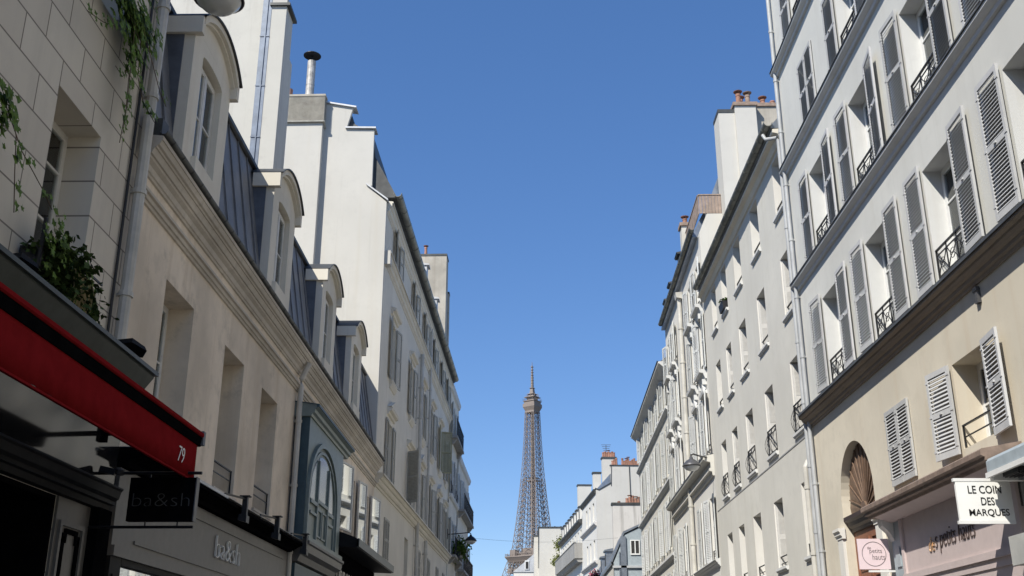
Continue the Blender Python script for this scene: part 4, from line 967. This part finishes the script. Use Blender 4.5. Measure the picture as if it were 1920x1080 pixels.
# shopfront ba&sh
sh = thing('shopfront', 'dark grey fashion shopfront with pale letters ba&sh and black canopy under the tan building', 'shopfront', (0, 17.5, .13), 'L')
b = MB('L'); b.box(.001, .08, 12.5, 22.0, 3.02, 3.92); b.box(.081, .10, 13.2, 21.4, 3.74, 3.78); b.box(.081, .10, 13.2, 21.4, 3.10, 3.14); b.box(.001, .12, 12.5, 22.0, 2.90, 3.019); b.put('fascia', 'taupe', sh)
b = MB('L'); b.ext([(.001, 3.921), (.16, 3.93), (.18, 3.99), (.30, 4.06), (.34, 4.07), (.34, 4.12), (.001, 4.16)], 12.5, 22.05); b.put('canopy', 'shop_black', sh)
b = MB('L'); b.box(.32, .36, 12.5, 16.2, 4.12, 4.16); b.box(.001, .32, 12.5, 22.0, 4.165, 4.17); b.put('flashing', 'zinc_light', sh)
b = MB('L'); textmb(b, 'ba&sh', 1.42, .33, (.085, 16.68, 3.30), 'facade', .03, off=-.028); b.put('lettering', 'sign_white', sh)
b = MB('L')
for y0, y1 in ((12.5, 12.85), (17.2, 17.35), (21.5, 22.0)): b.box(.001, .09, y0, y1, .13, 2.899)
b.box(.001, .09, 12.86, 21.49, .13, .6); b.box(.01, .09, 12.86, 21.49, 2.82, 2.899); b.box(.09, .11, 12.58, 12.78, .8, 2.7); b.put('window_frame', 'shop_grey', sh)
b = MB('L'); b.box(.02, .03, 12.86, 17.19, .6, 2.82); b.box(.02, .03, 17.36, 21.49, .6, 2.82); b.put('pane', 'glass_mirror', sh)
for lab, y in (('black spotlight on an arm above the letters, nearest of three on the dark canopy', 16.9), ('black spotlight on an arm, middle of three on the dark canopy', 19.2), ('black spotlight on an arm beside the teal bay, farthest of three on the dark canopy', 21.75)):
    t = thing('spotlight', lab, 'spotlight', (.34, y, 4.16), 'L', 'spotlights on arms over the dark grey shopfront')
    b = MB('L'); b.bar((.30, y-.7, 4.20), (.42, y+.1, 4.24), .025); b.bar((.30, y-.7, 4.1), (.30, y-.7, 4.2), .03); b.put('arm', 'iron_black', t)
    b = MB('L'); b.box(.38, .46, y+.04, y+.12, 3.97, 4.27); b.box(.34, .50, y, y+.16, 4.27, 4.285); b.ext([(.34, 3.9), (.48, 3.86), (.48, 3.97), (.36, 3.99)], y-.02, y+.16); b.put('lamp_head', 'iron_black', t)
b = MB('L')
t = thing('camera_box', 'small grey wedge-shaped box under the near end of the dark canopy', 'wall box', (.2, 14.2, 3.8), 'L')
b.ext([(.081, 3.76), (.30, 3.80), (.33, 3.92), (.081, 3.919)], 14.2, 14.55); b.put('housing', 'zinc', t)

# teal bay
sh = thing('wooden_bay', 'teal painted wooden bay with arched panels and cornice, between the grey and the dark shopfront', 'shopfront', (0, 24, .13), 'L')
TD = .33
b = MB('L'); b.box(.001, TD, 22.0, 26.3, 4.2, 6.75); b.put('body', 'teal_paint', sh)
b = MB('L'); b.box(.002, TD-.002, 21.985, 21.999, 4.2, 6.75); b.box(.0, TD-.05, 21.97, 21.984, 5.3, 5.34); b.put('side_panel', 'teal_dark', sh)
b = MB('L'); b.ext([(.001, 6.74), (TD+.03, 6.751), (TD+.05, 6.80), (TD+.10, 6.83), (TD+.11, 6.90), (TD+.18, 6.93), (TD+.18, 6.99), (.001, 7.05)], 21.9, 26.75); b.put('cornice', 'teal_paint', sh)
b = MB('L'); b.ext([(TD+.14, 6.935), (TD+.20, 6.94), (TD+.20, 7.0), (.001, 7.07), (.001, 7.052), (TD+.14, 6.99)], 21.88, 26.77); b.put('cornice_edge', 'teal_dark', sh)
b = MB('L'); yc = 23.78
def arch(b, a, h, z, d0, d1, t):
    n = 18
    for i in range(n):
        P = lambda j, f: (yc+(a+f)*math.cos(math.pi*j/n), z+(h+f)*math.sin(math.pi*j/n))
        b.extd([P(i, 0), P(i+1, 0), P(i+1, t), P(i, t)], d0, d1)
    for sg in (-1, 1): b.box(d0, d1, yc+sg*(a+t/2)-t/2, yc+sg*(a+t/2)+t/2, 4.3, z)
arch(b, 1.66, 1.18, 5.2, TD+.001, TD+.07, .10); arch(b, 1.50, 1.04, 5.2, TD+.001, TD+.04, .06)
for y in (yc-.62, yc+.62): b.box(TD+.001, TD+.05, y-.045, y+.045, 4.3, 6.02)
b.box(TD+.001, TD+.045, yc-1.36, yc-.665, 5.02, 5.10); b.box(TD+.001, TD+.045, yc+.665, yc+1.36, 5.02, 5.10); b.box(TD+.001, TD+.045, yc-1.36, yc-.665, 4.80, 4.86); b.box(TD+.001, TD+.045, yc+.665, yc+1.36, 4.80, 4.86)
b.box(TD+.001, TD+.045, yc-.57, yc+.57, 5.12, 5.19)
for y0, y1 in ((yc-.52, yc-.05), (yc+.05, yc+.52)):
    for q in ((y0, y0+.04, 4.4, 5.0), (y1-.04, y1, 4.4, 5.0)): b.box(TD+.001, TD+.035, *q)
    b.box(TD+.001, TD+.034, y0+.04, y1-.04, 4.4, 4.44); b.box(TD+.001, TD+.034, y0+.04, y1-.04, 4.96, 5.0)
b.box(TD+.001, TD+.10, 22.10, 26.3, 4.2, 4.28); b.put('mouldings', 'teal_paint', sh)
b = MB('L'); n = 18
for a0, a1 in ((-1.34, -.68), (.68, 1.34)):
    pts = [(yc+a0, 5.12), (yc+a1, 5.12)]+[(yc+q, 5.2+.98*math.sqrt(max(0, 1-(q/1.34)**2))) for q in [a1+(a0-a1)*i/8 for i in range(9)]]
    b.extd(pts, TD+.002, TD+.012)
b.extd([(yc-.56, 5.22), (yc+.56, 5.22)]+[(yc+q, 5.2+.98*math.sqrt(1-(q/1.34)**2)) for q in [.56-1.12*i/10 for i in range(11)]], TD+.002, TD+.012)
b.put('pane', 'teal_glass', sh)
b = MB('L'); b.ext([(.001, 3.75), (.25, 3.78), (.30, 3.9), (.42, 3.96), (.44, 4.1), (.48, 4.12), (.48, 4.17), (.001, 4.199)], 22.0, 26.3); b.put('lower_cornice', 'taupe', sh)
b = MB('L'); b.box(.001, .2, 22.05, 26.3, .13, 3.74); b.put('lower_panel', 'teal_dark', sh)

# reflecting glazed panels between the recessed windows
for lab, a, c in (('first reflecting glazed panel on the tan wall, beside the teal bay', 27.15, 28.45), ('second reflecting glazed panel, between the two recessed windows over the dark awning', 30.52, 31.28), ('third reflecting glazed panel, at the far end over the dark awning', 33.25, 34.2)):
    t = thing('glazed_panel', lab, 'window panel', (0, (a+c)/2, 5.1), 'L', 'reflecting panels on the tan wall'); t.rotation_euler = (0, 0, -R(9)); t.location.x += .12
    b = MB('L'); 
    for q in ((a, a+.05, 5.12, 6.86), (c-.05, c, 5.12, 6.86), (a+.05, c-.05, 5.12, 5.17), (a+.05, c-.05, 6.81, 6.86)): b.box(.001, .05, *q)
    b.put('frame', 'frame_wood', t)
    b = MB('L'); b.box(.01, .03, a+.05, c-.05, 5.17, 6.81); b.put('pane', 'glass_mirror', t)

sh = thing('shopfront', 'dark shopfront with sloping black awning box and cream letters beyond the teal bay', 'shopfront', (0, 30, .13), 'L')
b = MB('L'); b.ext([(.001, 4.55), (.74, 4.52), (.80, 4.56), (.80, 4.70), (.72, 4.76), (.001, 5.02)], 26.35, 33.5); b.put('awning_box', 'shop_grey', sh)
b = MB('L'); b.ext([(.74, 4.53), (.82, 4.54), (.82, 4.73), (.78, 4.735)], 26.35, 33.52); b.put('awning_edge', 'hood_grey', sh)
b = MB('L'); b.box(.001, .22, 26.35, 33.5, 3.1, 4.53); b.box(.001, .15, 26.35, 33.5, .13, 3.1); b.put('fascia', 'shop_black', sh)
b = MB('L'); textmb(b, 'URBAN', 2.3, .34, (.225, 26.75, 3.72), 'facade', .02); b.put('lettering', 'letter_pale', sh)

# wall lamp at the top left
street_lamp('L', 'large glass bowl street lamp cut off by the top edge, above the first dormer', (.02, 12.15, 10.5), (1.05, 11.25, 9.60), .31)

# ================================================================== tall white party walls behind the low building
bd = thing('party_wall_building', 'tall white windowless stack and wall with zinc strip rising behind the dormers', 'building', (-3, 26, 0), 'L')
b = MB('L'); b.box(-7, -2.07, 24.4, 25.0, 0, 22); b.put('wall', 'stone_stack', bd)
b = MB('L'); b.box(-1.86, -1.46, 24.0, 24.75, 0, 18.75); b.box(-2.0, -1.55, 24.76, 25.4, 0, 17.5); b.put('chimney_stack', 'stone_stack', bd)
b = MB('L')
b.box(-2.10, -1.861, 23.99, 24.399, 0, 22)
for z in [10+1.5*i for i in range(8)]: b.box(-2.11, -1.862, 23.975, 23.991, z, z+.03)
b.bar((-1.97, 23.98, 10), (-1.97, 23.98, 22), .03); b.put('zinc_strip', 'zinc_strip', bd)
b = MB('L'); b.box(-1.9, -1.36, 23.93, 24.82, 18.45, 18.53); b.put('coping', 'zinc_dark', bd)

# ================================================================== LEFT 2
PL = (-4.9, 34.3)
S2 = lambda s: 34.3+s
bd = thing('apartment_building', 'tall cream building with big blank white gable, netted chimney and pedimented shuttered windows', 'building', (0, 47, 0), 'L')
r5 = [(2.75, .9), (8.1, .9), (12.2, .9), (16.2, .9), (20.3, .9), (23.8, .8)]
cols = [2.8, 8.3, 12.4, 16.4, 20.4, 23.8]
rws = [(5.2, 1.45), (7.95, 2.05), (11.5, 2.2), (15.75, 1.35)]
holes = [(S2(s)-.55, S2(s)+.55, z, z+h) for z, h in rws for s in cols]
wallpart(bd, 'L', S2(0), S2(25.6), 0, 17.4, holes, 'stone_cream', .3)
for j, (z, h) in enumerate(rws):
    for i, s in enumerate(cols):
        y = S2(s)
        window(bd, 'L', y, z, 1.1, h, .27, 'frame_wood', (.4, .7), sill=(.08, .1, .12), sillmat='stone_cream')
        if j in (1, 2):
            shutters(bd, 'L', y, z, 1.1, h, .58, 'shutter_olive' if (i, j) == (4, 2) else 'shutter_dull', 36, .03, angle=((0, 0), (55, 8), (6, 10), (10, 14), (12, 10), (6, 0))[i] if j == 1 else ((6, 10), (8, 5), (10, 0), (8, 10), (10, 70), (0, 0))[i])
            b = MB('L'); b.ext([(0, z+h+.18), (.06, z+h+.2), (.08, z+h+.28), (.17, z+h+.32), (.2, z+h+.4), (0, z+h+.46)], y-.85, y+.85)
            if j == 1 and i % 2 == 0: b.extd([(y-.85, z+h+.461), (y+.85, z+h+.461), (y, z+h+.8)], 0, .17)
            b.put('window_hood', 'stone_cream', bd)
            b = MB('L'); b.ext([(0, z-.3), (.04, z-.28), (.12, z-.14), (.12, z-.101), (0, z-.101)], y-.6, y+.6); b.put('window_apron', 'stone_cream', bd)
        if j == 0 and i != 1: shutters(bd, 'L', y, z, 1.1, h, .54, 'shutter_dull', 26, .01, closed=True)
        if j == 3: shutters(bd, 'L', y, z, 1.1, h, .5, 'shutter_dull', 24, .03, angle=(15, 10))
for z, D in ((7.35, .30), (15.1, .24)): prof_part(bd, 'L', 'cornice', band(z, z+.42, D), S2(.02), S2(25.6), 'stone_cream')
prof_part(bd, 'L', 'eave_moulding', band(17.0, 17.45, .22), S2(.02), S2(25.6), 'stone_cream')
gutter(bd, 'L', S2(-.05), S2(25.4), 17.75, .52, .15, 'zinc_gutter', 1.2)
b = MB('L'); b.box(-.02, .20, S2(.0)-.02, S2(.35), 15.05, 15.55); b.put('cornice_return', 'stone_gable', bd)
gp = [(0, 0), (0, 17.35), (-.70, 17.98), (-.55, 18.0), (-.57, 20.24), (-1.60, 20.29), (-1.38, 21.2), (-2.45, 21.36), (-10, 20), (-10, 0)]
b = MB('L'); b.ext(gp, S2(-.16), S2(-.001)); b.put('gable_wall', 'stone_gable', bd)
b = MB('L')
for (a, c), (e, g) in (((-.75, 18.02), (.06, 17.38)), ((-1.62, 20.30), (-.50, 20.27)), ((-2.45, 21.37), (-1.26, 21.14))):
    b.add([(a, S2(-.24), c), (e, S2(-.24), g), (e, S2(.3), g), (a, S2(.3), c), (a, S2(-.24), c+.06), (e, S2(-.24), g+.06), (e, S2(.3), g+.06), (a, S2(.3), c+.06)], [(0,1,2,3), (7,6,5,4), (0,4,5,1), (1,5,6,2), (2,6,7,3), (3,7,4,0)])
b.put('coping', 'zinc_light', bd)
solid(bd, 'L', 'roof', [(.3, 17.6), (.3, 17.68), (-.5, 19.2), (-.62, 20.1), (-1.35, 20.6), (-1.5, 21.1), (-10, 21), (-10, 17.4)], S2(.0), S2(25.6), 'zinc_dark')
b = MB('L'); b.box(-4.6, -2.42, S2(-.42), S2(-.161), 12, 20.9); o = b.put('chimney', 'stone_gable', bd)
b = MB('L'); b.box(-4.65, -2.39, S2(-.46), S2(-.12), 20.45, 21.5); b.box(-4.68, -2.36, S2(-.49), S2(-.10), 21.501, 21.58); b.put('chimney_top', 'stone_old', o)
b = MB('L')
for i in range(34): z = 20.45+.031*i; b.bar((-4.66, S2(-0.475), z), (-2.37, S2(-0.475), z), .006); b.bar((-2.375, S2(-0.470), z), (-2.375, S2(-.12), z), .006)
for i in range(66): d = -4.66+.035*i; b.bar((d, S2(-0.476), 20.45), (d, S2(-0.476), 21.48), .006)
for i in range(16): y = S2(-0.470)+.035*i; b.bar((-2.374, y, 20.45), (-2.374, y, 21.48), .006)
b.bar((-4.68, S2(-0.490), 20.45), (-2.36, S2(-0.490), 20.45), .05); b.bar((-2.36, S2(-0.490), 20.45), (-2.36, S2(-.1), 20.3), .05); b.put('netting', 'netting', o)
b = MB('L'); b.lathe([(0, 0), (.14, 0), (.15, .3), (.12, .32), (.05, .35), (0, .38)], (-3.78, S2(-.3), 21.58), 14); b.put('chimney_pot', 'terracotta', o)
b = MB('L'); b.tube([(-3.12, S2(.15), 21.0), (-3.12, S2(.15), 23.35)], .155, 14); b.tube([(-3.12, S2(.15), 22.3), (-3.12, S2(.15), 22.33)], .165, 14); b.put('flue_pipe', 'flue_metal', bd)
b = MB('L'); b.bar((-3.12, S2(.15), 23.3), (-3.12, S2(.15), 23.6), .05); b.lathe([(0, .06), (.2, .02), (.33, -.07), (.33, -.09), (0, -.02)], (-3.12, S2(.15), 23.68), 20); b.put('flue_cap', 'iron_black', bd)
pipe(bd, 'L', S2(10.6), .3, 14.9, 'pipe_cream', .14, .085); pipe(bd, 'L', S2(13.9), .3, 7.2, 'pipe_cream', .14, .085); pipe(bd, 'L', S2(14.3), 7.9, 17.3, 'pipe_cream', .12, .06)
for s in (9.5, 14): 
    b = MB('L'); b.box(-.3, .35, S2(s), S2(s+.5), 18.1, 18.7); b.ext([(-.3, 18.7), (.45, 18.7), (.45, 18.76), (-.3, 18.9)], S2(s-.05), S2(s+.55)); b.put('dormer', 'zinc_light', bd)
rotate_root(bd, PL, 1.1)

# ================================================================== LEFT 3 and 4
def far_left(label, s0, s1, zt, rws, n, wallm, ztop_roof, d=0.0, balc=()):
    bd = thing('apartment_building', label, 'building', (d, S2((s0+s1)/2), 0), 'L')
    w = (s1-s0)/n
    ss = [s0+w*(i+.5) for i in range(n)]
    wallpart(bd, 'L', S2(s0), S2(s1), 0, zt, [(S2(s)-.5, S2(s)+.5, z, z+h) for z, h in rws for s in ss], wallm, .28, d=d)
    for j, (z, h) in enumerate(rws):
        for i, s in enumerate(ss):
            window(bd, 'L', S2(s), z, 1.0, h, .25-d, 'frame_wood', (.5,), rail='belly' if j not in balc else None, railh=.8, raild=d+.02)
            shutters(bd, 'L', S2(s), z, 1.0, h, .5, 'shutter_pale', 22, d+.03, angle=((6, 12), (15, 4))[(i+j) % 2])
        if j in balc:
            b = MB('L'); b.box(d, d+.42, S2(s0+.3), S2(s1-.3), z-.16, z-.02); b.ext([(d, z-.5), (d+.15, z-.45), (d+.38, z-.161), (d, z-.161)], S2(s0+.5), S2(s0+.8)); b.ext([(d, z-.5), (d+.15, z-.45), (d+.38, z-.161), (d, z-.161)], S2(s1-.8), S2(s1-.5)); b.put('balcony', 'balcony_stone', bd)
            b = MB('L'); y = S2(s0+.35); b.bar((d+.38, y, z+.95), (d+.38, S2(s1-.35), z+.95), .04)
            while y < S2(s1-.35): b.bar((d+.38, y, z), (d+.38, y, z+.95), .018); b.bar((d+.38, y, z+.2), (d+.38, y+.16, z+.8), .014); y += .16
            b.put('balcony_railing', 'iron_black', bd)
        else: prof_part(bd, 'L', 'string_course', [(d-.01, z-.3), (d+.1, z-.25), (d+.16, z-.16), (d+.16, z-.08), (d-.01, z-.05)], S2(s0), S2(s1), 'stone_trim')
    prof_part(bd, 'L', 'cornice', [(d-.01, zt-.35), (d+.1, zt-.3), (d+.16, zt-.1), (d+.16, zt), (d-.01, zt+.05)], S2(s0), S2(s1), 'stone_trim')
    solid(bd, 'L', 'roof', [(d+.12, zt+.01), (d-.6, ztop_roof-.6), (d-1.2, ztop_roof), (-10, ztop_roof), (-10, zt)], S2(s0), S2(s1), 'slate_blue')
    solid(bd, 'L', 'side_wall', [(d-.001, 0), (-10, 0), (-10, ztop_roof), (d-1.0, ztop_roof), (d-.3, zt)], S2(s1)-.2, S2(s1)-.002, 'stone_cream')
    return bd
b3 = far_left('narrow building with iron railings and a tall peeling chimney wall beyond the cream building', 25.62, 31.2, 17.6, [(4.6, 2.0), (7.9, 2.0), (11.3, 2.0), (14.6, 1.9)], 3, 'stone_cream', 20.0, .05, balc=(1, 3))
chimney(b3, 'L', -2.2, -.38, S2(25.7), S2(26.8), 12, 25.65, 'stone_old', ((-1.7, S2(26.0), .55, 1),), 'zinc_dark', capover=.03)
chimney(b3, 'L', -.50, -.30, S2(26.9), S2(27.4), 17, 23.6, 'stone_old', (), 'zinc_dark', capover=.02)
rotate_root(b3, PL, 1.1)
b4 = far_left('farthest building of the left-hand row, with black balcony railings and a slate roof', 31.22, 40.2, 14.4, [(4.4, 2.0), (7.6, 2.0), (11.2, 2.0)], 4, 'stone_cream', 16.9, .1, balc=(1, 2))
chimney(b4, 'L', -.9, -.35, S2(35.5), S2(36.2), 15, 18.9, 'stone_trim', ((-.6, S2(35.8), .4, 1),), 'zinc_dark')
rotate_root(b4, PL, 1.1)
street_lamp('L', 'dark street lamp with pale glass bowl hanging over the street from the far left row', (.05, S2(25.8), 8.95), (1.30, S2(26.0), 8.60), .33, 'iron_black', 'iron_black', PL, 1.1)
pl = thing('balcony_plant', 'bushy plant on a dark balcony under the far left street lamp', 'plant', (.4, S2(28), 7.8), 'L')
b = MB('L'); b.ext([(.3, 7.85), (.62, 7.85), (.66, 8.15), (.28, 8.15)], S2(27), S2(29)); b.put('planter', 'iron_black', pl)
b = MB('L'); leaves(b, [((.55, S2(27.2+.4*i), 8.3+.15*(i % 2)), .22) for i in range(5)], 120, .15, flat=1); b.put('foliage', 'leaf_green', pl)
rotate_root(pl, PL, 1.1)

# thin cable across the street
t = MB('W'); n = 16
t.tube([(-3.4+9.0*i/n, 66, 9.45-.25*math.sin(math.pi*i/n)) for i in range(n+1)], .006, 5)
tag(t.put('cable', 'iron_grey'), 'thin cable strung across the street just above the lamp level', 'cable')

# ================================================================== lattice tower
tw = thing('lattice_tower', 'tall brown iron lattice tower with viewing platforms and antenna at the end of the street', 'tower', (7.2, 1120, 0), 'W')
TX, TY = 7.2, 1120.0
prof = [(0, 62.0, 13.0), (57, 33.5, 11.0), (113, 18.6, 8.6), (124, 15.6, 7.4), (150, 12.8, 5.9), (180, 10.2, 5.0), (210, 8.2, 4.0), (240, 6.7, 3.1), (270, 5.7, 2.6)]
def hw(z):
    for (a, x, q), (c, y, r) in zip(prof, prof[1:]):
        if z <= c: u = (z-a)/(c-a); return x+(y-x)*u, q+(r-q)*u
    return prof[-1][1:]
def lvl(z0, z1, n): return [z0+(z1-z0)*(i/n)**.97 for i in range(n+1)]
LV = [('lower_leg', lvl(0, 54, 5)), ('middle_leg', lvl(60, 110, 7)), ('shaft', lvl(119, 268, 26))]
Q4 = ((-1, -1), (1, -1), (1, 1), (-1, 1))
LV = [(n_, L_, [q_]) for n_, L_ in LV[:2] for q_ in Q4]+[(LV[2][0], LV[2][1], Q4)]
for nm, L, QS in LV:
    b = MB('W')
    for sx_, sy_ in QS:
        for i in range(len(L)-1):
            z0, z1 = L[i], L[i+1]; (h0, q0), (h1, q1) = hw(z0), hw(z1)
            c0 = [(sx_*(h0-a*q0), sy_*(h0-c*q0), z0) for a, c in ((0, 0), (1, 0), (1, 1), (0, 1))]
            c1 = [(sx_*(h1-a*q1), sy_*(h1-c*q1), z1) for a, c in ((0, 0), (1, 0), (1, 1), (0, 1))]
            T = .62 if z0 < 190 else .42
            for j in range(4):
                j2 = (j+1) % 4
                b.bar(c0[j], c1[j], T); b.bar(c0[j], c0[j2], T*.55); b.bar(c0[j], c1[j2], T*.45); b.bar(c0[j2], c1[j], T*.45)
    for i in range(len(L)-1):      # girders and bracing between the legs, where they are close
        z0, z1 = L[i], L[i+1]
        if z0 < 119: continue
        (h0, q0), (h1, q1) = hw(z0), hw(z1)
        for (ax, ay), (bx, by) in (((-1, -1), (1, -1)), ((1, -1), (1, 1)), ((1, 1), (-1, 1)), ((-1, 1), (-1, -1))):
            A = Vector((ax*h0, ay*h0, z0)); B = Vector((bx*h0, by*h0, z0)); D_ = Vector((ax*h1, ay*h1, z1)); E_ = Vector((bx*h1, by*h1, z1))
            u0 = q0/(2*h0); u1 = q1/(2*h1)
            a0, b0, a1, b1 = A.lerp(B, u0), A.lerp(B, 1-u0), D_.lerp(E_, u1), D_.lerp(E_, 1-u1)
            b.bar(a0, b0, .36)
            b.bar(a0, b1, .24); b.bar(b0, a1, .24)
    o = b.put(nm, 'tower_iron', tw, org=(0, 0, L[0])); o.location = (0, 0, L[0])
b = MB('W')      # lift shafts and stairs in the core
for x, y in ((-1.5, -1.5), (1.5, -1.5), (1.5, 1.5), (-1.5, 1.5)): b.bar((x, y, 116), (x*.7, y*.7, 272), .55)
z = 118
while z < 270: b.box(-1.7, 1.7, -1.7, 1.7, z, z+.35); b.bar((-1.5, -1.5, z), (1.5, -1.5, z+4), .3); b.bar((1.5, 1.5, z), (1.5, -1.5, z+4), .3); b.bar((-1.5, 1.5, z), (-1.5, -1.5, z+4), .3); z += 4
b.box(-4.5, 4.5, -4.5, 4.5, 193, 194.5); b.box(-5, 5, -5, 5, 196.5, 197)
o = b.put('lift_shaft', 'tower_iron', tw, org=(0, 0, 116)); o.location = (0, 0, 116)
def frust(b, h0, z0, h1, z1):
    b.add([(x*h, y*h, z) for h, z in ((h0, z0), (h1, z1)) for x, y in ((-1,-1), (1,-1), (1,1), (-1,1))], [(0,1,2,3), (7,6,5,4), (0,4,5,1), (1,5,6,2), (2,6,7,3), (3,7,4,0)])
b = MB('W')
frust(b, 36, 54, 36, 60)
for s_ in (-1, 1): pass
b.box(-12, 12, -12, 12, 53.9, 54)
o = b.put('first_platform', 'tower_iron', tw, org=(0, 0, 54)); o.location = (0, 0, 54)
b = MB('W')
frust(b, 18.8, 109.5, 19.5, 111); frust(b, 18.9, 111.01, 21.0, 114.4); frust(b, 21.2, 114.41, 21.2, 115.6)
for i in range(15):
    for sg in (-1, 1):
        q = -20.6+i*2.94
        b.bar((q, sg*20.9, 115.6), (q, sg*20.9, 118.2), .35); b.bar((sg*20.9, q, 115.6), (sg*20.9, q, 118.2), .35)
for sg in (-1, 1): b.bar((-20.9, sg*20.9, 117.2), (20.9, sg*20.9, 117.2), .35); b.bar((sg*20.9, -20.9, 117.2), (sg*20.9, 20.9, 117.2), .35)
frust(b, 12.0, 115.61, 11.5, 118.6); frust(b, 12.6, 118.61, 12.6, 119.2)
for x, y in ((-14, -14), (14, -14), (14, 14), (-14, 14)): b.box(x-3.4, x+3.4, y-3.4, y+3.4, 115.6, 122)
b.box(-9, 9, -9, 9, 119.21, 124)
o = b.put('second_platform', 'tower_iron', tw, org=(0, 0, 109.5)); o.location = (0, 0, 109.5)
b = MB('W')     # lattice band under the second platform
for k_ in range(18):
    q0 = -18.6+k_*2.07
    for sg in (-1, 1):
        b.bar((q0, sg*18.7, 103), (q0+2.07, sg*18.7, 109.4), .35); b.bar((q0+2.07, sg*18.7, 103), (q0, sg*18.7, 109.4), .35); b.bar((sg*18.7, q0, 103), (sg*18.7, q0+2.07, 109.4), .35); b.bar((sg*18.7, q0+2.07, 103), (sg*18.7, q0, 109.4), .35)
frust(b, 19.3, 98.8, 19.1, 102.9)
o = b.put('platform_girder', 'tower_iron', tw, org=(0, 0, 98.8)); o.location = (0, 0, 98.8)
b = MB('W')
frust(b, 5.7, 267, 5.7, 269); frust(b, 5.7, 269.01, 7.4, 273); frust(b, 7.5, 273.01, 7.5, 276.6); frust(b, 6.6, 276.61, 6.6, 279.2); frust(b, 7.3, 279.21, 7.3, 279.8)
for i in range(9):
    for sg in (-1, 1):
        q = -7.2+1.8*i; b.bar((q, sg*7.2, 279.8), (q, sg*7.2, 282.4), .25); b.bar((sg*7.2, q, 279.8), (sg*7.2, q, 282.4), .25)
frust(b, 4.6, 279.81, 4.2, 283.6); frust(b, 6.6, 283.61, 6.6, 284.3); frust(b, 3.6, 284.31, 3.0, 287.5); frust(b, 4.4, 287.51, 3.2, 288.4); frust(b, 2.2, 288.41, 1.6, 294.5); frust(b, 2.6, 294.51, 1.4, 295.4)
for a in range(10):
    x = 6.8*math.cos(a*.63); y = 6.8*math.sin(a*.63); b.bar((x*.5, y*.5, 284), (x, y, 285.5), .3); b.bar((x, y, 284), (x, y, 287.5), .35)
o = b.put('top_cabin', 'tower_iron', tw, org=(0, 0, 267)); o.location = (0, 0, 267)
b = MB('W'); frust(b, 1.1, 295.4, .95, 308); frust(b, .8, 308, .5, 320); frust(b, 1.3, 318.2, 1.3, 318.7); frust(b, .25, 320, .15, 324)
for z in range(297, 318, 3): b.box(-1.3, 1.3, -1.3, 1.3, z, z+.5)
o = b.put('antenna', 'tower_iron', tw, org=(0, 0, 295.4)); o.location = (0, 0, 295.4)
tw.rotation_euler = (0, 0, R(-35))
